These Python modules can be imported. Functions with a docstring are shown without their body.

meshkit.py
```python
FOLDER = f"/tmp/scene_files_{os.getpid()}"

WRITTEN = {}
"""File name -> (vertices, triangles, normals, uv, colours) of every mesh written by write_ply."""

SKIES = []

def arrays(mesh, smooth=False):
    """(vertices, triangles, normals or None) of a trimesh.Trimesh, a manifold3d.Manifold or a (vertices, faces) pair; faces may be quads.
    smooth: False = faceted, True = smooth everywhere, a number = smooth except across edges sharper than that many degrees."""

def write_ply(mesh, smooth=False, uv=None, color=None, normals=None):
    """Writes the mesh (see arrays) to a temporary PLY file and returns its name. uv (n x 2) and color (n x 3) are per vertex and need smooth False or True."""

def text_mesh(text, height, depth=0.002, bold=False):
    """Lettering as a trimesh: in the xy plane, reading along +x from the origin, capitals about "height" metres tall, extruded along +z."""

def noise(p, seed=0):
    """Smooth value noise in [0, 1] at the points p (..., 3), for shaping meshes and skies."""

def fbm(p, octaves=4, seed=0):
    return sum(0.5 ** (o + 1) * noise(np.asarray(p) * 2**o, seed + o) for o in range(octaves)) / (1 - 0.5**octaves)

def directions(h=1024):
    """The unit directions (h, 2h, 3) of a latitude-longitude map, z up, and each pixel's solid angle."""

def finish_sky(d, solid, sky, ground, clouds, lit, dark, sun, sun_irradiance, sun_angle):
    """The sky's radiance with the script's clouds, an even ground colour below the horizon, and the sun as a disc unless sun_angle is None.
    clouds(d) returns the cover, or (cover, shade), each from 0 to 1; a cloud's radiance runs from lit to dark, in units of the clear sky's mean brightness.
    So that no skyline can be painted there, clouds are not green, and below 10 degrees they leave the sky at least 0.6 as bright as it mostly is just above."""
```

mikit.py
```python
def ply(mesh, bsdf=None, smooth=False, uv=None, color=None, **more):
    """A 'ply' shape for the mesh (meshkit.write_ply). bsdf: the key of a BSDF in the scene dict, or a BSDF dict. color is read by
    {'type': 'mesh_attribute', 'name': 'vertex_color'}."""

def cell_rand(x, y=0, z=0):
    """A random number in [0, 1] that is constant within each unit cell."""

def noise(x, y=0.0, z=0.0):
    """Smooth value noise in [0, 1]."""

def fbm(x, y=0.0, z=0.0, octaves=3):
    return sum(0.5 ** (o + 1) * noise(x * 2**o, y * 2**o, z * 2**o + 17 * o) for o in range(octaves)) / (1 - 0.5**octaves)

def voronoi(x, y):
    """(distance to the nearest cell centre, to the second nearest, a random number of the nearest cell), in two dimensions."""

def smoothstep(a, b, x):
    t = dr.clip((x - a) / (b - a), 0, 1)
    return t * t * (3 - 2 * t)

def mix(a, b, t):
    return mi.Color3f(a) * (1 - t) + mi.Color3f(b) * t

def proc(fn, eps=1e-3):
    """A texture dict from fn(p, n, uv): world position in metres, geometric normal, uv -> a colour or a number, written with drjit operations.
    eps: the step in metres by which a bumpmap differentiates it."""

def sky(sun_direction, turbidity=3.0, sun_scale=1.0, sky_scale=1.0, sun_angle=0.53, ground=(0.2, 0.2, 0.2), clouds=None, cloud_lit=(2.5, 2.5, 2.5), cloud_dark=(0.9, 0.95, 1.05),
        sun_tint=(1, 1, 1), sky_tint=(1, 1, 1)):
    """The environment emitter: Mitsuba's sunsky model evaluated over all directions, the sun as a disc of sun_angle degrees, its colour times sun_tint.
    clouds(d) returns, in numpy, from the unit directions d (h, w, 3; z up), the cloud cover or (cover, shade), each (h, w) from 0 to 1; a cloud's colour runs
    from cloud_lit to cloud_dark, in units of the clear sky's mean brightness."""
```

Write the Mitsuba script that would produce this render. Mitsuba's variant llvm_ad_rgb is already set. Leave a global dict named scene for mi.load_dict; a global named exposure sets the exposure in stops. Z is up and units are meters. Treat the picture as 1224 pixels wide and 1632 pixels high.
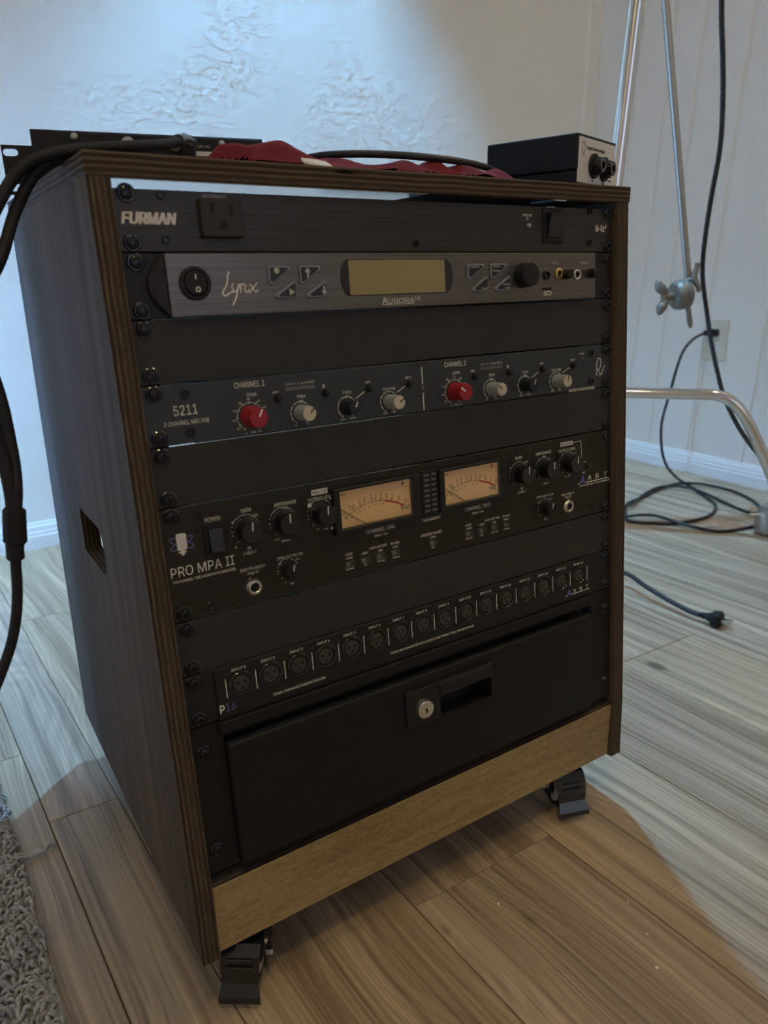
import math
import random

import drjit as dr
import manifold3d as m3
import mitsuba as mi
import numpy as np
import shapely
import trimesh
from shapely import affinity
from shapely.geometry import LineString, Point, Polygon, box as sbox

import meshkit
import mikit
from mikit import fbm, mix, noise, proc, smoothstep, cell_rand

T = mi.ScalarTransform4f
rng = np.random.default_rng(7)
random.seed(7)
scene, labels = {}, {}

# ------------------------------------------------------------------ camera
CAM = np.array([-0.3756, -0.5358, 0.6122])
FWD = np.array([0.51166, 0.80278, -0.30619])
UP = np.array([0.18149, 0.24734, 0.95178])
scene['camera'] = {'type': 'thinlens', 'fov': 2 * math.degrees(math.atan(612 / 1167.71)), 'fov_axis': 'x',
                   'to_world': T().look_at(origin=CAM.tolist(), target=(CAM + FWD).tolist(), up=UP.tolist()),
                   'aperture_radius': 0.0016, 'focus_distance': 0.74, 'near_clip': 0.02, 'far_clip': 50.0}

# ------------------------------------------------------------------ light
exposure = 0.0
UNSEEN_COOL_LAMP = dict(pos=(0.54, 0.86, 2.46), radius=0.030, rgb=(1150.0, 3050.0, 5450.0))      # unseen pendant lamp, placed to light the back wall
UNSEEN_WARM_LAMP = dict(pos=(-0.50, -0.85, 2.40), radius=0.11, rgb=(66.0, 52.0, 25.0))         # unseen ceiling lamp above the photographer, lights rack front and floor
UNSEEN_WARM_LAMP_2 = dict(pos=(1.15, -0.30, 2.40), radius=0.11, rgb=(48.0, 37.0, 19.0))         # added fill lamp, warms the right wall
UNSEEN_TUBE_LAMP = dict(pos=(-0.72, 1.00), rgb=(12.0, 26.0, 51.0))                            # unseen light tube, placed to light the lower left wall
UNSEEN_VIOLET_LAMP = dict(pos=(0.05, -1.30), rgb=(1.3, 0.45, 5.0))                               # unseen colour light, placed for a violet streak in the chrome
UNSEEN_SIDE_WINDOW = dict(rgb=(1.6, 2.6, 4.2))                                                # unseen left window, placed to light the back wall
FILL_WINDOW = dict(rgb=(0.55, 0.68, 0.85))                                                  # added fill window far behind, out of view

# ------------------------------------------------------------------ materials
def rgb(*c):
    return {'type': 'rgb', 'value': list(c)}


def srgb(r, g, b):
    return tuple(((c / 255) / 12.92 if c / 255 < 0.04045 else ((c / 255 + 0.055) / 1.055) ** 2.4) for c in (r, g, b))


def mat(name, color, rough=0.5, metal=0.0, spec=0.5, **more):
    base = color if isinstance(color, dict) else rgb(*color)
    scene[name] = {'type': 'twosided', 'bsdf': {'type': 'principled', 'base_color': base, 'roughness': rough, 'metallic': metal, 'specular': spec, **more}}
    return name


def floor_wood(p, n, uv):
    a, b = uv.x, uv.y
    k = dr.floor(a / 10)
    tone = cell_rand(k, 3, 1)
    warm = cell_rand(k, 5, 2)
    w = fbm(a * 2.6, b * 9.0, k, octaves=3) - 0.5
    bb = b + w * 0.030
    g1 = fbm(a * 1.6, bb * 85, k + 7, octaves=4)
    g2 = fbm(a * 7.0, bb * 520, k, octaves=2)
    g3 = noise(a * 1.1, bb * 20, k + 3)
    t = dr.clip(0.5 + (g1 - 0.5) * 1.25 + (g2 - 0.5) * 0.80 + (g3 - 0.5) * 0.42 + (tone - 0.5) * 0.26, 0, 1)
    c = mix((0.235, 0.168, 0.107), (0.535, 0.42, 0.300), t)
    c = mix(c, mi.Color3f(c) * mi.Color3f(1.03, 1.0, 0.90), warm)
    ring = dr.abs(dr.sin(bb * 300 + w * 42))
    c = c * (1 - 0.13 * smoothstep(0.5, 1.0, ring) * smoothstep(0.42, 0.65, g3))
    st = smoothstep(0.76, 0.84, noise(a * 1.2, bb * 90, k + 31)) * smoothstep(0.4, 0.7, noise(a * 2.0, b * 8, k + 12))
    c = c * (1 - 0.34 * st)
    # knots
    ka, kb = dr.floor(a * 1.6), dr.floor(b * 7)
    on = cell_rand(ka, kb, k + 2) > 0.86
    cx, cy = (ka + 0.3 + 0.4 * cell_rand(ka, kb, 5)) / 1.6, (kb + 0.3 + 0.4 * cell_rand(ka, kb, 6)) / 7
    d = dr.sqrt(dr.square((a - cx) / 1.8) + dr.square(b - cy)) + w * 0.010
    kn = dr.select(on, smoothstep(0.012, 0.003, d) * 0.55 + 0.12 * smoothstep(0.035, 0.0, d) * dr.abs(dr.sin(d * 900)), 0)
    # three marks of the print in the planks before the cabinet
    for mx, my, sx, sy, amount in ((-0.031, -0.093, 0.0045, 0.007, 0.75), (-0.026, -0.150, 0.0035, 0.050, 0.45), (0.045, -0.129, 0.006, 0.009, 0.45)):
        u_, v_ = (p.x - mx + 0.052 * (p.y - my)) / sx, (p.y - my) / sy
        kn = dr.maximum(kn, amount * dr.exp(-(u_ * u_ + v_ * v_) + w * 3))
    return c * (1 - dr.clip(kn, 0, 0.85))


scene['m_floor'] = {'type': 'twosided', 'bsdf': {'type': 'principled', 'base_color': proc(floor_wood), 'roughness': 0.42, 'specular': 0.45}}


def ply_stripes(t):
    """Plies across a 14 mm board: t in metres across the board."""
    s = t / 0.00205
    r = cell_rand(dr.floor(s), 2, 9)
    f = s - dr.floor(s)
    line = smoothstep(0.0, 0.18, f) * (1 - smoothstep(0.82, 1.0, f))
    k = dr.floor(s)
    odd = k - 2 * dr.floor(k / 2)
    v = 0.25 + 0.55 * odd + (r - 0.5) * 0.25
    return dr.clip(v, 0, 1) * (0.55 + 0.45 * line)


EDGE_DARK, EDGE_LIGHT = (0.030, 0.021, 0.016), (0.150, 0.112, 0.080)


def cab_side(p, n, uv):
    face = dr.abs(n.x) > 0.7
    g = fbm(p.y * 170, p.z * 5.0, p.x * 9, octaves=4)
    g2 = fbm(p.y * 28 + 4, p.z * 1.2, 3.0, octaves=3)
    t = dr.clip(0.5 + (g - 0.5) * 1.1 + (g2 - 0.5) * 0.8, 0, 1)
    cf = mix((0.066, 0.049, 0.038), (0.160, 0.121, 0.093), t)
    wob = (noise(p.z * 35, p.y * 35, 1.0) - 0.5) * 0.0009
    ce = mix(EDGE_DARK, EDGE_LIGHT, ply_stripes(p.x + 0.5 + wob) * (0.7 + 0.5 * (noise(p.z * 90, p.x * 600, 2.0) - 0.5)))
    return dr.select(face, cf, ce)


def cab_top(p, n, uv):
    face = dr.abs(n.z) > 0.7
    g = fbm(p.y * 150, p.x * 5.0, 2.0, octaves=3)
    cf = mix((0.075, 0.055, 0.042), (0.17, 0.135, 0.105), g)
    wob = (noise(p.x * 25, p.y * 25, 1.0) - 0.5) * 0.0009
    ce = mix(EDGE_DARK, EDGE_LIGHT, ply_stripes(p.z + 0.0006 + wob) * (0.75 + 0.5 * (noise(p.x * 70, p.z * 700, p.y * 70) - 0.5)))
    # a small torn patch in one ply
    hole = smoothstep(0.008, 0.004, dr.sqrt(dr.square((p.x + 0.068) / 1.6) + dr.square((p.z - 0.6885) * 4)))
    return dr.select(face, cf, ce * (1 - 0.8 * hole))


def cab_kick(p, n, uv):
    face = dr.abs(n.y) > 0.7
    g = fbm(p.x * 22, p.z * 300, 4.0, octaves=3)
    g2 = fbm(p.x * 260, p.z * 700, 1.0, octaves=2)
    g3 = fbm(p.x * 9, p.z * 18, 5.0, octaves=2)
    t = dr.clip(0.5 + (g - 0.5) * 0.6 + (g2 - 0.5) * 0.75 + (g3 - 0.5) * 0.8, 0, 1)
    cf = mix((0.215, 0.145, 0.062), (0.42, 0.305, 0.150), t)
    ce = mix((0.02, 0.014, 0.010), EDGE_LIGHT, ply_stripes(p.y + 0.5) * 0.9)
    return dr.select(face, cf, ce)


for nm, fn, ro in (('m_side', cab_side, 0.62), ('m_top', cab_top, 0.60), ('m_kick', cab_kick, 0.55)):
    scene[nm] = {'type': 'twosided', 'bsdf': {'type': 'principled', 'base_color': proc(fn), 'roughness': ro, 'specular': 0.30 if nm == 'm_kick' else 0.05}}


def wall_bump(p, n, uv):
    a, b = p.x + p.y * 0.7, p.z
    w = 0.4 * noise(a * 25, b * 25, 7.0)
    ridge = 1 - dr.abs(fbm(a * 62 + w, b * 48 + w, 4.0, octaves=3) - 0.5) * 11
    where = smoothstep(0.40, 0.72, fbm(a * 5 + 1.3, b * 5, 3.0, octaves=2))
    blob = smoothstep(0.60, 0.68, fbm(a * 70 + 3, b * 64, 1.0, octaves=2))
    return 0.0010 * dr.clip(ridge, 0, 1) * where + 0.0008 * blob * (0.2 + where) + 0.00010 * noise(a * 260, b * 260, 2.0)


scene['m_wall'] = {'type': 'twosided', 'bsdf': {'type': 'bumpmap', 'scale': 1.0, 'tex': proc(wall_bump, eps=8e-4),
                   'bsdf': {'type': 'principled', 'base_color': rgb(0.80, 0.775, 0.715), 'roughness': 0.45, 'specular': 0.4}}}
mat('m_panelwall', (0.77, 0.71, 0.635), 0.45)
mat('m_trim', (0.80, 0.80, 0.79), 0.35)
mat('m_ceiling', (0.78, 0.75, 0.69), 0.8)
mat('m_underfloor', (0.03, 0.024, 0.018), 0.9)


def brushed(base, contrast):
    def fn(p, n, uv):
        s = fbm(p.x * 5, p.z * 1800, 2.0, octaves=3)
        s2 = noise(p.x * 30, p.z * 5200, 5.0)
        return mi.Color3f(*base) * (1 + contrast * ((s - 0.5) * 1.6 + (s2 - 0.5) * 0.6))
    return proc(fn)


mat('m_black', (0.0140, 0.0138, 0.0135), 0.50, spec=0.3)
mat('m_blank', (0.026, 0.0245, 0.0225), 0.55, spec=0.35)
mat('m_drawer', (0.0105, 0.0100, 0.0095), 0.55, spec=0.25)
mat('m_furman', brushed((0.046, 0.042, 0.038), 0.5), 0.42, metal=0.6)
mat('m_lynx', brushed((0.155, 0.143, 0.128), 0.45), 0.36, metal=0.75)
mat('m_neve', (0.030, 0.036, 0.041), 0.42, spec=0.4)
mat('m_mpa', brushed((0.029, 0.026, 0.021), 0.22), 0.36, metal=0.5)
mat('m_gloss', (0.009, 0.010, 0.013), 0.16, spec=0.7)
mat('m_rubber', (0.012, 0.012, 0.013), 0.55, spec=0.3)
mat('m_screw', (0.020, 0.021, 0.024), 0.20, metal=0.5)
mat('m_hole', (0.004, 0.004, 0.004), 0.8)
mat('m_print', (0.62, 0.60, 0.57), 0.6)
mat('m_print_dim', (0.42, 0.41, 0.39), 0.6)
mat('m_print_purple', (0.14, 0.10, 0.34), 0.6)
mat('m_print_black', (0.02, 0.02, 0.02), 0.6)
mat('m_print_red', (0.42, 0.03, 0.03), 0.6)
mat('m_red_knob', (0.30, 0.012, 0.018), 0.35)
mat('m_grey_knob', (0.30, 0.32, 0.34), 0.40)
mat('m_cream', (0.50, 0.45, 0.35), 0.45)
mat('m_navy_knob', (0.012, 0.015, 0.022), 0.38)
mat('m_lens', (0.30, 0.245, 0.120), 0.10, spec=0.6)
mat('m_button_rim', (0.17, 0.19, 0.24), 0.35)
mat('m_button_face', (0.015, 0.015, 0.017), 0.3)
mat('m_gold', (0.80, 0.58, 0.25), 0.25, metal=1.0)
mat('m_silver', (0.72, 0.70, 0.66), 0.25, metal=1.0)
mat('m_mirror_plate', (0.86, 0.86, 0.86), 0.12, metal=1.0)
mat('m_chrome', (0.80, 0.80, 0.80), 0.10, metal=1.0)
mat('m_castmetal', (0.235, 0.220, 0.185), 0.45, metal=0.55)
mat('m_plug', (0.12, 0.12, 0.125), 0.35, metal=0.9)
mat('m_dullsteel', (0.46, 0.44, 0.40), 0.38, metal=0.9)
mat('m_dial', (0.86, 0.56, 0.26), 0.6)
mat('m_led_off', (0.10, 0.10, 0.095), 0.3)
mat('m_cup_lit', (0.075, 0.068, 0.050), 0.45)  # olive tone for the lit inside of the drawer cup
mat('m_slide', (0.035, 0.034, 0.032), 0.4)
mat('m_white_plastic', (0.70, 0.69, 0.66), 0.4)
mat('m_ivory', (0.64, 0.57, 0.45), 0.4)
mat('m_dibody', (0.009, 0.011, 0.018), 0.40, spec=0.25)
mat('m_diface', (0.62, 0.61, 0.58), 0.35)
mat('m_rug', proc(lambda p, n, uv: mix((0.20, 0.20, 0.21), (0.68, 0.68, 0.70), fbm(p.x * 120, p.y * 120, p.z * 160, octaves=3))), 0.95, spec=0.1)
mat('m_cloth', proc(lambda p, n, uv: mi.Color3f(0.135, 0.011, 0.018) * (0.55 + 0.9 * noise(p.x * 900, p.y * 900, p.z * 900))), 0.9, spec=0.2, sheen=0.6)
mat('m_cord', (0.012, 0.012, 0.013), 0.45)
mat('m_cord_matte', (0.014, 0.014, 0.016), 0.6, spec=0.3)
mat('m_caster_white', (0.50, 0.48, 0.44), 0.4)
mat('m_crumb', (0.75, 0.68, 0.55), 0.7)
mat('m_fabric', (0.62, 0.58, 0.50), 0.9)
scene['m_pane'] = {'type': 'thindielectric', 'int_ior': 1.5}
scene['m_bulb'] = {'type': 'diffuse', 'reflectance': rgb(0.8, 0.8, 0.8)}


# ------------------------------------------------------------------ mesh helpers
def cat(ms):
    return trimesh.util.concatenate([m for m in ms if m is not None])


def key_for(name):
    if name not in used:
        used.add(name)
        return name
    k = 1
    while f'{name}_{k:03d}' in used:
        k += 1
    used.add(f'{name}_{k:03d}')
    return f'{name}_{k:03d}'


used = set()


def thing(name, label, category, group=None):
    key = key_for(name)
    labels[key] = {'label': label, 'category': category}
    if group:
        labels[key]['group'] = group
    return key


def part(parent, name, mesh, m, smooth=30, label=None, kind=None, **kw):
    key = key_for(f'{parent}__{name}')
    scene[key] = mikit.ply(mesh, m, smooth=smooth, **kw)
    if label or kind:
        labels[key] = {}
        if label:
            labels[key]['label'] = label
        if kind:
            labels[key]['kind'] = kind
    return key


def solo(name, mesh, m, label, category, smooth=30, group=None, **kw):
    key = thing(name, label, category, group)
    scene[key] = mikit.ply(mesh, m, smooth=smooth, **kw)
    return key


def struct(name, mesh, m, smooth=False, label=None, **kw):
    used.add(name)
    scene[name] = mikit.ply(mesh, m, smooth=smooth, **kw)
    labels[name] = {'kind': 'structure'}
    if label:
        labels[name]['label'] = label
    return name


def hull(pts):
    return trimesh.convex.convex_hull(np.asarray(pts, float))


def bbox(x0, x1, y0, y1, z0, z1):
    m = trimesh.creation.box((x1 - x0, y1 - y0, z1 - z0))
    m.apply_translation(((x0 + x1) / 2, (y0 + y1) / 2, (z0 + z1) / 2))
    return m


def bevel_box(x0, x1, y0, y1, z0, z1, b):
    pts = []
    for x, sx in ((x0, 1), (x1, -1)):
        for y, sy in ((y0, 1), (y1, -1)):
            for z, sz in ((z0, 1), (z1, -1)):
                pts += [(x + sx * b, y + sy * b, z), (x + sx * b, y, z + sz * b), (x, y + sy * b, z + sz * b)]
    return hull(pts)


def extrude(poly, z0, z1):
    ms = [trimesh.creation.extrude_polygon(g, z1 - z0, engine='earcut') for g in getattr(poly, 'geoms', [poly])]
    m = cat(ms)
    m.apply_translation((0, 0, z0))
    return m


def soft_slab(poly, z0, z1, b):
    """Convex outline extruded with a bevelled upper edge."""
    c = np.array(poly.exterior.coords)[:-1]
    i = np.array(poly.buffer(-b, join_style='mitre').exterior.coords)[:-1]
    return hull(np.vstack([np.c_[c, np.full(len(c), z0)], np.c_[c, np.full(len(c), z1 - b)], np.c_[i, np.full(len(i), z1)]]))


def rrect(u0, u1, v0, v1, r=0.8):
    return sbox(u0 + r, v0 + r, u1 - r, v1 - r).buffer(r, quad_segs=4)


def lathe(profile, n=32):
    """profile: (radius, height) pairs from the bottom axis to the top axis."""
    return trimesh.creation.revolve(np.asarray(profile, float), sections=n)


def tube(pts, r, n=10, smooth_path=True, per=8):
    pts = np.asarray(pts, float)
    if smooth_path and len(pts) > 2:
        from scipy.interpolate import CubicSpline
        d = np.r_[0, np.cumsum(np.sqrt(np.linalg.norm(np.diff(pts, axis=0), axis=1)))]
        cs = CubicSpline(d, pts)
        pts = cs(np.linspace(0, d[-1], per * (len(pts) - 1) + 1))
    r = np.broadcast_to(np.asarray(r, float), (len(pts),))
    t = np.gradient(pts, axis=0)
    t /= np.linalg.norm(t, axis=1)[:, None]
    a = np.cross(t[0], [0.31, 0.2, 0.93])
    a /= np.linalg.norm(a)
    rings = []
    ang = np.arange(n) * 2 * np.pi / n
    for p, tt, rr in zip(pts, t, r):
        a = a - tt * (a @ tt)
        a /= np.linalg.norm(a)
        b = np.cross(tt, a)
        rings.append(p + rr * (np.cos(ang)[:, None] * a + np.sin(ang)[:, None] * b))
    v = np.vstack(rings + [pts[:1], pts[-1:]])
    f = []
    L = len(pts)
    i = np.arange(n)
    j = (i + 1) % n
    for k in range(L - 1):
        f.append(np.c_[k * n + i, k * n + j, (k + 1) * n + j])
        f.append(np.c_[k * n + i, (k + 1) * n + j, (k + 1) * n + i])
    f.append(np.c_[np.full(n, L * n), j, i])
    f.append(np.c_[np.full(n, L * n + 1), (L - 1) * n + i, (L - 1) * n + j])
    return trimesh.Trimesh(v, np.vstack(f), process=False)


def place(mesh, origin, x, y=None, z=None):
    """Local axes to world: columns x, y, z (metres)."""
    x = np.asarray(x, float)
    x = x / np.linalg.norm(x)
    if z is None:
        z = np.cross(x, y)
    z = np.asarray(z, float) / np.linalg.norm(z)
    y = np.cross(z, x)
    y /= np.linalg.norm(y)
    m = mesh.copy()
    M = np.eye(4)
    M[:3, 0], M[:3, 1], M[:3, 2], M[:3, 3] = x, y, np.cross(x, y), origin
    m.apply_transform(M)
    return m


def rod(p0, p1, r, n=16):
    return tube([p0, p1], r, n, False)


# rack panel space: u to the right, s down from the top of the rack, w out of the panel, all in millimetres
TH = 0.08748
RACK = np.eye(4)
RACK[:3, 0] = (0.001, 0, 0)
RACK[:3, 1] = (0, 0.001 * math.sin(TH), 0.001 * math.cos(TH))
RACK[:3, 2] = (0, -0.001 * math.cos(TH), 0.001 * math.sin(TH))
RACK[:3, 3] = (0, 0, 0.675)


def R(mesh):
    m = mesh.copy()
    m.apply_transform(RACK)
    return m


def slab(u0, u1, s0, s1, w0, w1, b=0.4, r=None):
    if r:
        return soft_slab(rrect(u0, u1, -s1, -s0, r), w0, w1, b)
    return bevel_box(u0, u1, -s1, -s0, w0, w1, b)


def disc(u, s, profile, n=32):
    m = lathe(profile, n)
    m.apply_translation((u, -s, 0))
    return m


def cyl(u, s, r, w0, w1, b=0.4, n=28):
    return disc(u, s, [(0, w0), (r, w0), (r, w1 - b), (r - b, w1), (0, w1)], n)


def ring(u, s, r0, r1, w0, w1, b=0.3, n=28):
    return disc(u, s, [(r0, w0), (r1, w0), (r1, w1 - b), (r1 - b, w1), (r0 + b, w1), (r0, w1 - b), (r0, w0)], n)


TEXTS = {}


def text(t, u0, s, h, u1=None, w=0.0, bold=False, shear=0.0, center=False, depth=0.25):
    """Lettering: starts at u0 on the baseline s, cap height h, squeezed to end at u1 if given."""
    if (t, bold) not in TEXTS:
        TEXTS[t, bold] = meshkit.text_mesh(t, 1.0, 1.0, bold)
    m = TEXTS[t, bold].copy()
    v = np.array(m.vertices)
    lo, hi = v[:, 0].min(), v[:, 0].max()
    kx = h if u1 is None else (u1 - u0) / (hi - lo)
    x = (v[:, 0] - lo) * kx
    if center:
        x = x - (hi - lo) * kx / 2
    m.vertices = np.c_[u0 + x + shear * v[:, 1] * h, -s + v[:, 1] * h, w + v[:, 2] * depth]
    return m


def stroke(pts, width, w0=0.0, w1=0.25, closed=False):
    """A drawn line (u, s) as flat print."""
    p = [(a, -b) for a, b in pts]
    if closed:
        p.append(p[0])
    return extrude(LineString(p).buffer(width / 2, quad_segs=3), w0, w1)


def curve(pts, n=10):
    from scipy.interpolate import CubicSpline
    pts = np.asarray(pts, float)
    d = np.r_[0, np.cumsum(np.linalg.norm(np.diff(pts, axis=0), axis=1))]
    return CubicSpline(d, pts)(np.linspace(0, d[-1], n * len(pts)))


def arc(u, s, r, a0, a1, n=24):
    """Angles in degrees, 0 up, clockwise."""
    a = np.radians(np.linspace(a0, a1, n))
    return [(u + r * math.sin(t), s - r * math.cos(t)) for t in a]


# ------------------------------------------------------------------ setting
XR, YB, XL, YF, ZC = 1.668, 1.338, -1.15, -2.9, 2.60


def quadwall(a, b, c, d, thick, nrm):
    a, b, c, d = (np.array(q, float) for q in (a, b, c, d))
    n = np.array(nrm, float) * thick
    return hull([a, b, c, d, a + n, b + n, c + n, d + n])


struct('floor', bbox(XL - 0.1, XR + 0.1, YF - 0.1, YB + 0.1, -0.08, -0.006), 'm_underfloor', label='wood plank floor')
struct('wall_back', bbox(XL - 0.1, XR + 0.1, YB, YB + 0.1, -0.02, ZC), 'm_wall', label='white wall with a skip-trowel plaster texture')
WY0, WY1, WZ0, WZ1 = 0.50, 0.78, 0.15, 1.45
wl_ = m3.Manifold.cube((0.1, YB - YF, ZC + 0.02)).translate((XL - 0.1, YF, -0.02)) - m3.Manifold.cube((0.4, WY1 - WY0, WZ1 - WZ0)).translate((XL - 0.2, WY0, WZ0))
struct('wall_left', wl_, 'm_wall')  # unseen wall, set close so its window lights the back wall
scene['window_2'] = mikit.ply(bbox(XL - 0.07, XL - 0.06, WY0, WY1, WZ0, WZ1), 'm_bulb', emitter={'type': 'area', 'radiance': rgb(*UNSEEN_SIDE_WINDOW['rgb'])})
labels['window_2'] = {'kind': 'structure', 'label': 'unseen tall narrow window in the left wall, placed to light the back wall'}
used.add('window_2')
for f in ((WY0 - 0.05, WY0, WZ0 - 0.05, WZ1 + 0.05), (WY1, WY1 + 0.05, WZ0 - 0.05, WZ1 + 0.05), (WY0, WY1, WZ0 - 0.05, WZ0), (WY0, WY1, WZ1, WZ1 + 0.05)):
    part('window_2', 'frame', bbox(XL - 0.02, XL + 0.02, f[0], f[1], f[2], f[3]), 'm_trim', smooth=False)
# shelf unit out of view at left, placed to shade floor and cabinet side
bc = thing('unseen_bookcase', 'tall pale shelf unit out of view at left, placed to shade the floor and the cabinet side', 'unseen_bookcase')
BX0, BX1, BY0, BY1, BZ = -0.82, -0.50, 0.24, 0.67, 1.7
for f in ((BX0, BX1, BY0, BY0 + 0.02, 0.012, BZ), (BX0, BX1, BY1 - 0.02, BY1, 0.012, BZ)):
    part(bc, 'side', bevel_box(*f, 0.001), 'm_white_plastic', smooth=False)
part(bc, 'back', bevel_box(BX0, BX0 + 0.01, BY0 + 0.02, BY1 - 0.02, 0.012, BZ, 0.001), 'm_white_plastic', smooth=False)
for z in (0.012, 0.35, 0.69, 1.03, 1.37, BZ - 0.02):
    part(bc, 'shelf', bevel_box(BX0 + 0.01, BX1, BY0 + 0.02, BY1 - 0.02, z, z + 0.02, 0.001), 'm_white_plastic', smooth=False)
struct('ceiling', bbox(XL - 0.1, XR + 0.1, YF - 0.1, YB + 0.1, ZC, ZC + 0.1), 'm_ceiling')
# wall behind the photographer with an added fill window
wf = m3.Manifold.cube((XR - XL + 0.2, 0.1, ZC + 0.02)).translate((XL - 0.1, YF - 0.1, -0.02)) - m3.Manifold.cube((1.3, 0.4, 1.2)).translate((-0.2, YF - 0.2, 0.95))
struct('wall_front', wf, 'm_wall')
scene['window_1'] = mikit.ply(bbox(-0.2, 1.1, YF - 0.06, YF - 0.05, 0.95, 2.15), 'm_bulb', emitter={'type': 'area', 'radiance': rgb(*FILL_WINDOW['rgb'])})
labels['window_1'] = {'kind': 'structure', 'label': 'added window in the wall behind the photographer, giving dim fill light'}
used.add('window_1')
for f in ((-0.26, -0.2, 0.89, 2.21), (1.1, 1.16, 0.89, 2.21), (-0.2, 1.1, 0.89, 0.95), (-0.2, 1.1, 2.15, 2.21), (0.43, 0.47, 0.95, 2.15)):
    part('window_1', 'frame', bbox(f[0], f[1], YF - 0.02, YF + 0.02, f[2], f[3]), 'm_trim', smooth=False)

tl = thing('unseen_tube_lamp', 'unseen upright bluish light tube on a round foot, placed to light the lower left wall', 'lamp')
tx_, ty_ = UNSEEN_TUBE_LAMP['pos']
part(tl, 'foot', lathe([(0, 0), (0.12, 0), (0.12, 0.008), (0.03, 0.02), (0.024, 0.08), (0, 0.08)], 32).apply_translation((tx_, ty_, 0)), 'm_black')
tk = part(tl, 'tube', lathe([(0, 0.08), (0.02, 0.08), (0.02, 0.82), (0, 0.83)], 20).apply_translation((tx_, ty_, 0)), 'm_bulb')
scene[tk]['emitter'] = {'type': 'area', 'radiance': rgb(*UNSEEN_TUBE_LAMP['rgb'])}

vl = thing('unseen_tube_lamp', 'unseen thin violet light tube behind the photographer, placed to reflect in the chrome', 'lamp')
part(vl, 'foot', lathe([(0, 0), (0.10, 0), (0.10, 0.008), (0.012, 0.02), (0.010, 0.45), (0, 0.45)], 32).apply_translation((*UNSEEN_VIOLET_LAMP['pos'], 0)), 'm_black')
vk = part(vl, 'tube', lathe([(0, 0.45), (0.008, 0.45), (0.008, 1.60), (0, 1.61)], 16).apply_translation((*UNSEEN_VIOLET_LAMP['pos'], 0)), 'm_bulb')
scene[vk]['emitter'] = {'type': 'area', 'radiance': rgb(*UNSEEN_VIOLET_LAMP['rgb'])}

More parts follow.
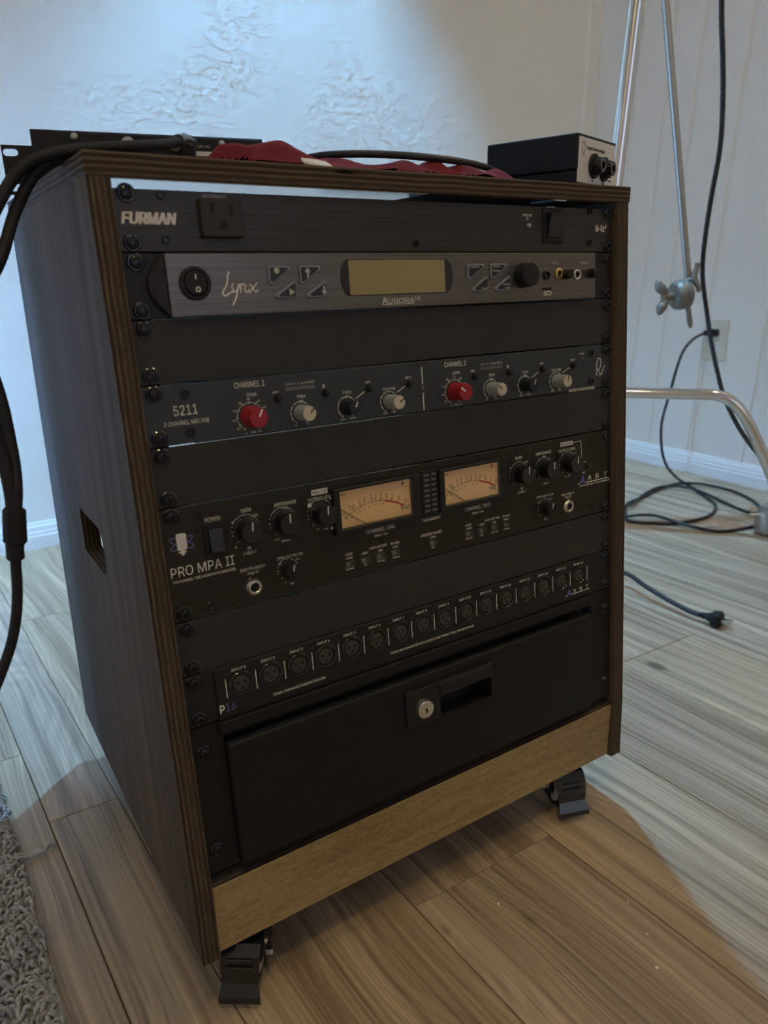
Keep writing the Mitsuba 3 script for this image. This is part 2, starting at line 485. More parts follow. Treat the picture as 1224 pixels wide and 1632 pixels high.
# right wall of vertical boards, with narrow grooves between them that lean a little as they do in the house
LEAN = -0.046
struct('wall_right', bbox(XR + 0.0045, XR + 0.1, YF, YB, -0.02, ZC), 'm_panelwall')
grooves = [1.232, 1.116, 1.012, 0.865, 0.678]
while grooves[-1] > YF + 0.2:
    grooves.append(grooves[-1] - (0.14 if len(grooves) % 2 else 0.17))
edges = [YB + 0.12] + grooves + [YF - 0.1]
for hi_, lo_ in zip(edges[:-1], edges[1:]):
    g = 0.0042
    poly = Polygon([(hi_ - g, 0.0), (lo_ + g, 0.0), (lo_ + g + LEAN * ZC, ZC), (hi_ - g + LEAN * ZC, ZC)]).intersection(sbox(YF, 0.0, YB, ZC))
    if poly.is_empty or poly.area < 1e-4:
        continue
    c = np.array(poly.exterior.coords)[:-1]
    i = np.array(poly.buffer(-0.004, join_style='mitre').exterior.coords)[:-1]
    part('wall_right', 'board', hull(np.vstack([np.c_[np.full(len(c), XR + 0.006), c], np.c_[np.full(len(c), XR + 0.002), c], np.c_[np.full(len(i), XR), i]])), 'm_panelwall', smooth=False)

# corner moulding on the back wall beside the boards
struct('trim_1', hull([(1.588, YB, 0.06), (1.667, YB, 0.06), (1.642, YB, ZC), (1.667, YB, ZC), (1.591, YB - 0.007, 0.06), (1.667, YB - 0.007, 0.06), (1.645, YB - 0.007, ZC), (1.667, YB - 0.007, ZC)]), 'm_ceiling', label='white corner moulding')


def baseboard(name, a, b, inward, label):
    prof = Polygon([(0, 0), (0.016, 0), (0.016, 0.030), (0.0135, 0.033), (0.0135, 0.040), (0.011, 0.043), (0.010, 0.052), (0.006, 0.0565), (0.005, 0.061), (0, 0.063)])
    a, b = np.array(a, float), np.array(b, float)
    L = np.linalg.norm(b - a)
    m = extrude(prof, 0, L)
    m = place(m, [*a, 0], [*inward, 0], [0, 0, 1])
    d = np.array([*(b - a), 0]) / L
    v = np.array(m.vertices) - [*a, 0]
    along = np.cross([*inward, 0], [0, 0, 1])
    if along @ d < 0:
        m.vertices = v - 2 * np.outer(v @ along, along) + [*a, 0]
        m.invert()
    struct(name, m, 'm_trim', label=label)


baseboard('baseboard_back', (XL, YB), (XR, YB), (0, -1), 'white moulded baseboard along the plaster wall')
baseboard('baseboard_right', (XR, YB), (XR, YF), (-1, 0), 'white moulded baseboard along the board wall')
baseboard('baseboard_left', (XL, YB), (XL, YF), (1, 0), None)

# plank floor: columns run away from the cabinet, turned a little
SL = -0.052
seams = [-0.316, -0.236, -0.043, 0.143, 0.332, 0.531, 0.716]
for k in range(6):
    seams.append(seams[-1] + 0.191)
while seams[0] > XL - 0.3:
    seams.insert(0, seams[0] - 0.191)
known = {-0.316: [0.291], -0.236: [0.908, -0.75], -0.043: [-0.052], 0.143: [0.55, -0.75], 0.332: [1.02, -0.36], 0.531: [0.158, -0.95], 0.716: [0.62, -0.62]}
room = sbox(XL, YF, XR, YB)
count = 0
for a, b in zip(seams[:-1], seams[1:]):
    joints = []
    for y in known.get(round(a, 3), [random.uniform(-1.2, 0.0)]):
        joints.append(y)
    while max(joints) < YB:
        joints.append(max(joints) + (1.22 if round(a, 3) != -0.236 else 1.22))
    while min(joints) > YF:
        joints.append(min(joints) - 1.22)
    joints = sorted(joints)
    for y0, y1 in zip(joints[:-1], joints[1:]):
        q = [(a + SL * y0, y0), (b + SL * y0, y0 - (b - a) * SL * -0.5), (b + SL * y1, y1 - (b - a) * SL * -0.5), (a + SL * y1, y1)]
        poly = Polygon(q).intersection(room)
        if poly.is_empty or poly.area < 1e-4:
            continue
        poly = poly.buffer(-0.00035, join_style='mitre')
        top = poly.buffer(-0.0008, join_style='mitre')
        if top.is_empty or top.geom_type != 'Polygon':
            continue
        m = hull([(x, y, -0.006) for x, y in poly.exterior.coords] + [(x, y, -0.0009) for x, y in poly.exterior.coords] + [(x, y, 0.0) for x, y in top.exterior.coords])
        m.unmerge_vertices()
        v = np.array(m.vertices)
        count += 1
        uv = np.c_[10 * count + (v[:, 1] - y0) + 0.5, v[:, 0] - a - SL * v[:, 1] + 0.01]
        part('floor', 'plank', m, 'm_floor', smooth=False, uv=uv)

# ------------------------------------------------------------------ lamps out of view
c = np.array(UNSEEN_COOL_LAMP['pos'])
lamp = thing('unseen_pendant_lamp', 'unseen pendant lamp with a dark cone shade, placed to light the back wall', 'lamp')
hh, RR = 0.25, 0.131
shade = lathe([(0.0, 0.03), (0.05, 0.03), (RR + 0.004, -hh), (RR, -hh), (0.046, 0.024), (0.0, 0.024)], 40)
shade.apply_translation(c)
part(lamp, 'shade', shade, 'm_black')
part(lamp, 'cord', rod(c + [0, 0, 0.03], [c[0], c[1], ZC], 0.004), 'm_cord')
bulb = lathe([(0, 0), (UNSEEN_COOL_LAMP['radius'], 0), (UNSEEN_COOL_LAMP['radius'], 0.01), (0, 0.01)], 24)
bulb.apply_translation(c)
bulb_key = part(lamp, 'bulb', bulb, 'm_bulb', smooth=False)
scene[bulb_key]['emitter'] = {'type': 'area', 'radiance': rgb(*UNSEEN_COOL_LAMP['rgb'])}

for WL, where in ((UNSEEN_WARM_LAMP, 'above the photographer, lighting the rack front'), (UNSEEN_WARM_LAMP_2, 'added to warm the right wall')):
    c = np.array(WL['pos'])
    lamp = thing('unseen_ceiling_lamp', 'unseen round flush ceiling lamp ' + where, 'lamp')  # neither lamp is in view; the right one is added fill
    part(lamp, 'rim', place(ring(0, 0, WL['radius'], WL['radius'] + 0.02, 0, ZC - c[2], 0.002), c, (1, 0, 0), (0, 1, 0)), 'm_trim')
    glow = lathe([(0, 0.0), (WL['radius'] * 0.95, 0.012), (WL['radius'], 0.03), (0, 0.03)], 32)
    glow.apply_translation(c)
    gk = part(lamp, 'diffuser', glow, 'm_bulb')
    scene[gk]['emitter'] = {'type': 'area', 'radiance': rgb(*WL['rgb'])}

# ------------------------------------------------------------------ rack cabinet
HX, BT = 0.258, 0.0155
Z0 = 0.675
cab = thing('rack_cabinet', 'tall sloped plywood equipment rack cabinet in dark stain, standing on casters', 'rack cabinet')
side_poly = Polygon([(-0.006, 0.6775), (-0.0525, 0.1393), (-0.056, 0.065), (0.4005, 0.065), (0.3525, 0.6775)])
hole = Polygon([(0.2030, 0.401), (0.2035, 0.3605), (0.196, 0.3590), (0.122, 0.3590), (0.113, 0.367), (0.111, 0.380), (0.114, 0.394), (0.122, 0.402)]).buffer(0.001)
sp = side_poly.difference(hole)
for sgn, nm in ((-1, 'left'), (1, 'right')):
    c = extrude(sp, 0, BT)
    m = place(c, (HX - BT if sgn > 0 else -HX, 0, 0), (0, 1, 0), (0, 0, 1))
    part(cab, 'side_panel', m, 'm_side', smooth=False)
part(cab, 'top_panel', bevel_box(-HX - 0.0003, HX + 0.0016, -0.0068, 0.3545, 0.6776, 0.6919, 0.0007), 'm_top', smooth=False)
part(cab, 'added_mirror_plate', bevel_box(-0.2415, 0.016, 0.0, 0.22, 0.6766, 0.6775, 0.0002), 'm_mirror_plate', smooth=False, label='added metal plate under the top, mirrors the bright wall')  # added plate giving the bright reflection seen along the underside
part(cab, 'added_mirror_plate', bevel_box(0.160, 0.176, -0.002, 0.03, 0.6762, 0.6775, 0.0002), 'm_mirror_plate', smooth=False, label='small added metal plate under the top, mirrors the bright wall')  # added too, for the short bright reflection further right
part(cab, 'kick_board', bevel_box(-HX + BT + 0.0006, HX - BT - 0.0004, -0.0505, -0.0362, 0.0655, 0.1332, 0.0005), 'm_kick', smooth=False, label='golden unstained plywood board across the foot')
part(cab, 'bottom_panel', bevel_box(-HX + BT, HX - BT, -0.036, 0.398, 0.0655, 0.0795, 0.0005), 'm_side', smooth=False)
for sgn in (-1, 1):
    a, b = (226, 242) if sgn > 0 else (-242, -226)
    part(cab, 'rack_rail', R(cat([slab(a, b, 4.5, 532, -5.5, -3.2, 0.3), slab(*((239.5, 242) if sgn > 0 else (-242, -239.5)), 4.5, 532, -40, -3.2, 0.3)])), 'm_black', smooth=False)


def caster(axis, fwd):
    """Swivel caster: stem plate at axis (x, y), the brake pedal on the side fwd."""
    f = np.array([*fwd, 0.0])
    f /= np.linalg.norm(f)
    s = np.cross(f, [0, 0, 1])                     # to the right seen along f
    W = np.array([axis[0], axis[1], 0.0]) + f * 0.018 + [0, 0, 0.025]
    org = np.array([axis[0], axis[1], 0.0])

    def loc(mesh, o=W):
        return place(mesh, o, f, np.cross([0, 0, 1], f))
    ck = part(cab, 'caster', loc(cat([bevel_box(-0.027, 0.027, -0.027, 0.027, 0.0625, 0.0655, 0.0006), lathe([(0, 0.054), (0.019, 0.054), (0.021, 0.058), (0.019, 0.0625), (0, 0.0625)], 28)]), org), 'm_gloss')
    yoke = cat([hull([(x, y, z) for y in ((sy * 0.0165), (sy * 0.0190)) for x, z in ((-0.032, 0.030), (0.012, 0.030), (0.009, -0.010), (-0.008, -0.010), (-0.010, 0.0), (-0.034, 0.024))]) for sy in (-1, 1)])
    part(ck, 'fork', loc(cat([yoke, bevel_box(-0.036, 0.012, -0.019, 0.019, 0.0275, 0.0302, 0.0008)])), 'm_gloss')
    wheel = lathe([(0, -0.0095), (0.0175, -0.0095), (0.0185, -0.0115), (0.0235, -0.0115), (0.025, -0.0085), (0.025, 0.0085), (0.0235, 0.0115), (0.0185, 0.0115), (0.0175, 0.0095), (0, 0.0095)], 40)
    wheel = place(wheel, W, f, z=s)
    part(ck, 'wheel', wheel, 'm_rubber')
    part(ck, 'hub_ring', cat([place(lathe([(0.0095, 0), (0.0185, 0), (0.0185, 0.0022), (0.016, 0.0032), (0.0095, 0.0032), (0.0095, 0)], 32), W + s * sg * 0.0094, f, z=s * sg) for sg in (-1, 1)]), 'm_caster_white', label='pale plastic hub ring')
    for sg in (-1, 1):
        part(ck, 'axle_bolt', place(lathe([(0, 0), (0.0042, 0), (0.0042, 0.003), (0.003, 0.0045), (0, 0.0045)], 6), W + s * sg * 0.019, f, z=s * sg), 'm_silver', smooth=False, label='bright steel axle bolt')
        part(ck, 'rivet', place(lathe([(0, 0), (0.0028, 0), (0.0024, 0.0016), (0, 0.0022)], 14), W + s * sg * 0.0188 + f * 0.006 + [0, 0, 0.019], f, z=s * sg), 'm_silver')
    # brake pedal: a curved plate over the front of the wheel, flared at its foot, with two raised ribs
    prof = [(0.004, 0.0315, 0.0165), (0.019, 0.0290, 0.0178), (0.0265, 0.021, 0.0178), (0.030, 0.008, 0.0172), (0.0318, -0.002, 0.0165), (0.0385, -0.0115, 0.0186), (0.0398, -0.0165, 0.0186)]
    th = 0.0045
    ms = []
    for (x0, z0, w0), (x1, z1, w1) in zip(prof[:-1], prof[1:]):
        d = np.array([x1 - x0, z1 - z0])
        d /= np.linalg.norm(d)
        nx, nz = d[1] * th, -d[0] * th
        ms.append(hull([(x0, w0, z0), (x0, -w0, z0), (x1, w1, z1), (x1, -w1, z1), (x0 + nx, w0 - 0.001, z0 + nz), (x0 + nx, -w0 + 0.001, z0 + nz), (x1 + nx, w1 - 0.001, z1 + nz), (x1 + nx, -w1 + 0.001, z1 + nz)]))
    part(ck, 'brake_pedal', loc(cat(ms)), 'm_gloss', smooth=40)
    part(ck, 'pedal_rib', loc(cat([bevel_box(0.0265, 0.0312, -0.0115, 0.0115, 0.0125, 0.0145, 0.0006), bevel_box(0.0235, 0.0285, -0.0115, 0.0115, 0.0185, 0.0205, 0.0006)])), 'm_gloss')


caster((-0.1985, -0.0120), (-0.58, -0.815))
caster((0.2035, -0.0040), (-0.333, -0.943))
caster((-0.2035, 0.352), (0.2, 0.98))
caster((0.2035, 0.352), (-0.3, 0.95))

# ------------------------------------------------------------------ rack hardware
sc = m3.Manifold.hull_points(np.array(lathe([(0, 0), (4.6, 0), (4.7, 0.9), (4.1, 2.0), (2.8, 2.7), (0, 2.9)], 28).vertices))
sc = sc - m3.Manifold.cube((1.2, 5.2, 4)).translate((-0.6, -2.6, 0.9)) - m3.Manifold.cube((5.2, 1.2, 4)).translate((-2.6, -0.6, 0.9))
_m = sc.to_mesh()
SCREW = trimesh.Trimesh(_m.vert_properties[:, :3], _m.tri_verts, process=False)
WASHER = lathe([(3.0, 0), (6.3, 0), (6.3, 0.5), (5.2, 1.3), (3.0, 1.3), (3.0, 0)], 28)


def rack_screws(key, s_list):
    for i, s in enumerate(s_list):
        for u in (-232.5, 232.5):
            m = SCREW.copy()
            m.apply_transform(trimesh.transformations.rotation_matrix(random.uniform(0, 1.5), (0, 0, 1)))
            m.apply_translation((u + random.uniform(-0.3, 0.3), -s, 1.1))
            k = part(key, 'mounting_screw', R(m), 'm_screw')
            w = WASHER.copy()
            w.apply_translation((u, -s, 0.05))
            part(k, 'washer', R(w), 'm_gloss')


def panel(key, s0, s1, m, chassis=None, r=1.0, name='front_panel'):
    k = part(key, name, R(slab(-241.3, 241.3, s0 + 0.5, s1 - 0.5, -3.0, 0.0, 0.35, r=r)), m, smooth=False)
    if chassis:
        part(key, 'chassis', R(slab(-216, 216, s0 + 1.6, s1 - 1.6, -chassis, -3.0, 0.5)), 'm_black', smooth=False)  # unseen box behind the panel, keeps back light out of the gaps
    return k


def hexbolt(u, s, r=3.0):
    return cat([ring(u, s, r * 0.55, r, 0, 1.8, 0.4, 20), cyl(u, s, r * 0.56, 0, 0.4, 0.1, 6)])


def knob(key, u, s, r, h, m, cap=None, a=20, line='m_print', skirt=0.0, pw=1.1, plen=None, name='knob'):
    """Lathed knob with a pointer line on its face; a in degrees clockwise from up."""
    prof = [(0, 0.2), (r + skirt, 0.2), (r + skirt, 1.6 if skirt else 0.4), (r, 2.2 if skirt else 0.6), (r * 0.96, h - 0.8), (r * 0.90, h), (0, h)]
    k = part(key, name, R(disc(u, s, prof, 36)), m, smooth=35)
    if cap:
        part(k, 'cap', R(cyl(u, s, r * 0.88, h - 0.2, h + 0.25, 0.2, 36)), cap, smooth=False)
        h += 0.25
    t = math.radians(a)
    p = sbox(-pw / 2, r * 0.12, pw / 2, plen or r * 0.86)
    p = affinity.rotate(p, -a, origin=(0, 0))
    p = affinity.translate(p, u, -s)
    part(k, 'pointer', R(extrude(p, h - 0.05, h + 0.2)), line, smooth=False)
    return k


U = 44.45
# ---- unit 1: power conditioner
k = thing('power_conditioner', 'black brushed rackmount power conditioner with a front outlet, topmost unit of the rack', 'power conditioner')
panel(k, 4.0 - 0.5, U, 'm_furman')
part(k, 'chassis', R(cat([slab(-216, 21, 16, U - 1.6, -150, -3.0, 0.5), slab(21, 216, 5.0, U - 1.6, -200, -3.0, 0.5)])), 'm_black', smooth=False)  # unseen; low at left to let light reach the underside, tall at right to block
fm = text('FURMAN', -238.2, 26.0, 7.3, -202.4, bold=True, shear=0.20)
part(k, 'lettering', R(cat([fm] + [fm.copy().apply_translation((d, 0, 0)) for d in (0.3, 0.6, 0.9)])), 'm_print', smooth=False, label='bold slanted white brand lettering')
part(k, 'lettering', R(cat([text('SWITCHED OUTLET', -180.2, 7.9, 2.1, -162.4), text('PROTECTION', 121.6, 13.2, 2.0, 133.0), text('ON', 125.6, 16.0, 2.0, 128.6), text('POWER ON', 151.5, 4.9, 1.4, 161.5), text('M-8x', 217.6, 25.2, 6.4, 230.2, bold=True), text('2', 230.8, 21.6, 3.0, 233.0, bold=True)])), 'm_print', smooth=False)
ok = part(k, 'outlet', R(slab(-184.2, -153.2, 8.6, 34.6, 0, 5.0, 0.8, r=1.5)), 'm_blank')
part(ok, 'slot', R(cat([slab(-177.3, -174.3, 12.0, 19.6, 4.6, 5.06, 0.02), slab(-163.4, -160.4, 12.6, 19.4, 4.6, 5.06, 0.02)])), 'm_hole', smooth=False)
gp = Point(-168.8, -27.3).buffer(3.1).intersection(sbox(-180, -30.0, -150, -20))
gp = Point(-168.8, -26.6).buffer(3.0).union(sbox(-171.8, -29.6, -165.8, -26.6))
part(ok, 'ground_hole', R(extrude(gp, 4.6, 5.06)), 'm_hole', smooth=False)
swk = part(k, 'power_switch', R(slab(145.8, 171.4, 5.6, 36.0, 0, 1.6, 0.4, r=1.0)), 'm_rubber')
rock = hull([(u, -s, w) for u in (150.2, 167.2) for s, w in ((9.5, 0.5), (32.2, 0.5), (10.4, 8.0), (21.0, 4.6), (31.4, 3.0))])
part(swk, 'rocker', R(rock), 'm_gloss', smooth=False)
part(k, 'indicator', R(disc(128.3, 21.2, [(0, 0), (2.2, 0), (2.2, 0.8), (1.7, 2.2), (0, 2.8)], 20)), 'm_grey_knob')
for u, s in ((-209.2, 7.3), (-209.6, 36.2), (209.6, 6.4), (208.7, 35.2), (0.6, 37.4)):
    part(k, 'panel_screw', R(hexbolt(u, s)), 'm_screw', smooth=False)
rack_screws(k, (6.9, 38.1))

# ---- unit 2: audio converter
k = thing('audio_converter', 'brushed gunmetal audio converter with a wide amber display, second unit from the top', 'audio converter')
panel(k, U, 2 * U, 'm_black', 240)
L0, L1, sa, sb = -213.6, 212.0, 45.3, 88.0
face = sbox(L0, -sb, L1, -sa)
part(k, 'face_plate', R(soft_slab(face, 0, 5.0, 0.5)), 'm_lynx', smooth=False)
arcp = [(L0, -sa)] + [(L0 - 13.5 * math.sin(math.pi * t), -sa - (sb - sa) * t) for t in np.linspace(0, 1, 25)[1:-1]] + [(L0, -sb)]
part(k, 'end_cap', R(soft_slab(Polygon(arcp), 0, 4.2, 0.8)), 'm_black', smooth=False)
W2 = 5.0
bk = part(k, 'power_button', R(disc(-194.6, 65.8, [(0, W2 - 1), (11.6, W2 - 1), (11.6, W2 + 1.0), (10.6, W2 + 2.2), (9.0, W2 + 2.2), (8.6, W2 + 1.0), (0, W2 + 1.0)], 40)), 'm_rubber')
part(bk, 'rocker', R(disc(-194.6, 65.8, [(0, W2 + 0.8), (8.2, W2 + 0.8), (8.0, W2 + 2.8), (7.2, W2 + 3.4), (0, W2 + 3.0)], 36)), 'm_rubber')
part(bk, 'lettering', R(cat([slab(-195.2, -194.2, 59.8, 63.2, W2 + 3.0, W2 + 3.6, 0.05), extrude(Point(0, 0).buffer(1.9).difference(Point(0, 0).buffer(1.0)), W2 + 3.0, W2 + 3.5).apply_translation((-193.8, -70.0, 0))])), 'm_print', smooth=False)
# handwritten name
ly = []
for pts, wd in (([(-168.6, 58.4), (-170.2, 62.5), (-172.5, 69.0), (-174.8, 73.6), (-174.2, 74.4), (-170.5, 73.4), (-167.2, 72.2)], 1.25),
                ([(-166.4, 66.6), (-167.0, 70.4), (-165.6, 72.2), (-163.6, 70.4), (-162.2, 66.8)], 1.0),
                ([(-162.2, 66.8), (-163.6, 72.0), (-166.2, 78.2), (-168.0, 81.0)], 1.2),
                ([(-160.2, 67.2), (-161.4, 72.6)], 1.1), ([(-161.0, 70.4), (-158.6, 66.9), (-157.2, 67.4), (-157.9, 70.8), (-157.0, 72.4), (-154.6, 70.8)], 1.0),
                ([(-153.8, 67.4), (-152.2, 68.4), (-150.6, 71.8), (-148.8, 72.4), (-147.4, 71.2)], 1.0), ([(-148.0, 66.4), (-150.4, 69.2), (-154.4, 73.2)], 1.0)):
    ly.append(stroke(curve(pts, 6), wd, W2, W2 + 0.25))
part(k, 'lettering', R(cat(ly)), 'm_print', smooth=False, label='handwritten white brand lettering')


def tri_button(p, sym):
    poly = Polygon([(a, -b) for a, b in p])
    outer = poly.buffer(-1.6).buffer(1.6, quad_segs=4)
    inner = poly.buffer(-2.3).buffer(1.0, quad_segs=4)
    b = part(k, 'button', R(soft_slab(outer, W2, W2 + 2.2, 0.6)), 'm_button_rim', smooth=False)
    part(b, 'face', R(extrude(inner, W2 + 2.1, W2 + 2.6)), 'm_button_face', smooth=False)
    if sym is not None:
        part(b, 'symbol', R(sym), 'm_print_dim', smooth=False)


ws = W2 + 2.6
sym = [extrude(Point(-132.2, -58.3).buffer(2.1), ws, ws + 0.2), extrude(Polygon([(-123.2, -71.0), (-123.2, -76.2), (-118.6, -73.6)]), ws, ws + 0.2),
       extrude(Polygon([(-109.2, -59.6), (-106.6, -56.2), (-104.0, -59.6)]).union(sbox(-107.4, -63.8, -105.8, -59.4)), ws, ws + 0.2),
       extrude(Polygon([(-96.2, -73.4), (-93.7, -77.0), (-91.2, -73.4)]).union(sbox(-94.5, -73.6, -92.9, -69.6)), ws, ws + 0.2)]
du = -1.0
tri_button([(-138.6, 54.6), (-116.4, 54.9), (-138.6, 69.4)], sym[0])
tri_button([(-116.0, 64.4), (-117.0, 78.2), (-138.4, 77.8)], sym[1])
tri_button([(-113.0, 54.6), (-90.6, 54.9), (-113.0, 69.4)], sym[2])
tri_button([(-89.8, 64.6), (-91.0, 78.4), (-112.6, 78.0)], sym[3])
tri_button([(49.6, 54.6), (72.6, 54.8), (49.6, 69.0)], text('Function', 51.6, 58.0, 1.9, 61.5, w=ws))
tri_button([(72.6, 64.2), (72.2, 78.0), (49.8, 77.8)], text('Select', 64.0, 76.6, 1.9, 71.0, w=ws))
tri_button([(75.6, 54.6), (98.8, 54.8), (75.6, 69.0)], cat([text('Phones', 77.4, 58.0, 1.9, 86.0, w=ws), text('Source', 77.4, 61.6, 1.9, 85.6, w=ws)]))
tri_button([(99.0, 64.2), (98.6, 78.2), (75.8, 78.0)], cat([text('Phones', 89.4, 73.4, 1.7, 97.2, w=ws), text('/ Exit', 91.0, 76.6, 1.7, 97.2, w=ws)]))
ell = sbox(-69.6, -78.2, 25.6, -50.0).union(affinity.scale(Point(-69.6, -64.1).buffer(1, 16), 7.4, 14.1)).union(affinity.scale(Point(25.6, -64.1).buffer(1, 16), 8.6, 14.1))
dk = part(k, 'display', R(soft_slab(ell, W2 - 1, W2 + 0.7, 0.4)), 'm_gloss', smooth=False)
part(dk, 'screen', R(slab(-69.4, 25.2, 50.9, 77.4, W2, W2 + 1.0, 0.2)), 'm_lens', smooth=False, label='dim amber display window')
part(k, 'lettering', R(cat([text('A', -39.4, 85.0, 5.2, -34.4, w=W2), text('URORA', -33.8, 85.0, 4.1, -7.6, w=W2), text('(n)', -7.0, 83.0, 3.2, -1.4, w=W2), stroke([(-39.4, 85.6), (-8, 85.6)], 0.5, W2, W2 + .2)])), 'm_print', smooth=False)
part(k, 'lettering', R(cat([text('Phones 1', 152.6, 55.8, 2.4, 162.6, w=W2), text('Phones 2', 191.0, 55.6, 2.4, 202.6, w=W2)])), 'm_print_dim', smooth=False)
dkn = part(k, 'volume_knob', R(disc(115.2, 65.3, [(0, W2), (10.6, W2), (10.8, W2 + 1), (10.4, W2 + 11), (9.6, W2 + 12), (0, W2 + 12)], 40)), 'm_rubber')
part(k, 'headphone_jack', R(ring(144.6, 65.5, 2.4, 4.0, W2, W2 + 2.4)), 'm_rubber')
jk = part(k, 'headphone_jack', R(ring(161.6, 64.2, 2.6, 5.2, W2, W2 + 1.6)), 'm_gold', label='gold rimmed headphone socket')
part(jk, 'socket', R(cyl(161.6, 64.2, 2.7, W2, W2 + 0.4)), 'm_hole')
part(k, 'small_knob', R(cyl(169.0, 65.3, 4.2, W2, W2 + 9.0, 0.8)), 'm_rubber')
jk = part(k, 'headphone_jack', R(ring(185.8, 65.4, 3.0, 4.8, W2, W2 + 1.6)), 'm_silver', label='silver rimmed headphone socket')
part(jk, 'socket', R(cyl(185.8, 65.4, 3.1, W2, W2 + 0.4)), 'm_hole')
part(k, 'small_knob', R(cyl(204.4, 64.7, 4.4, W2, W2 + 9.0, 0.8)), 'm_rubber')
part(k, 'card_slot', R(slab(139.4, 151.8, 76.6, 78.8, W2 - 0.5, W2 + 0.1, 0.02)), 'm_hole', smooth=False)
sdm = [text('S', 140.8, 83.6, 3.6, 145.6, bold=True, w=W2, shear=0.2), stroke([(145.8, 80.2), (149.6, 80.2), (151.0, 81.4), (150.2, 83.2), (145.4, 83.4)], 1.0, W2, W2 + .25)]
part(k, 'lettering', R(cat(sdm)), 'm_print', smooth=False)
rack_screws(k, (U + 6.35, 2 * U - 6.35))

# ---- unit 3: blank
k = thing('blank_panel', 'plain black blank rack panel directly under the unit with the amber display', 'rack panel')
panel(k, 2 * U, 3 * U, 'm_blank')
rack_screws(k, (2 * U + 6.35, 3 * U - 6.35))

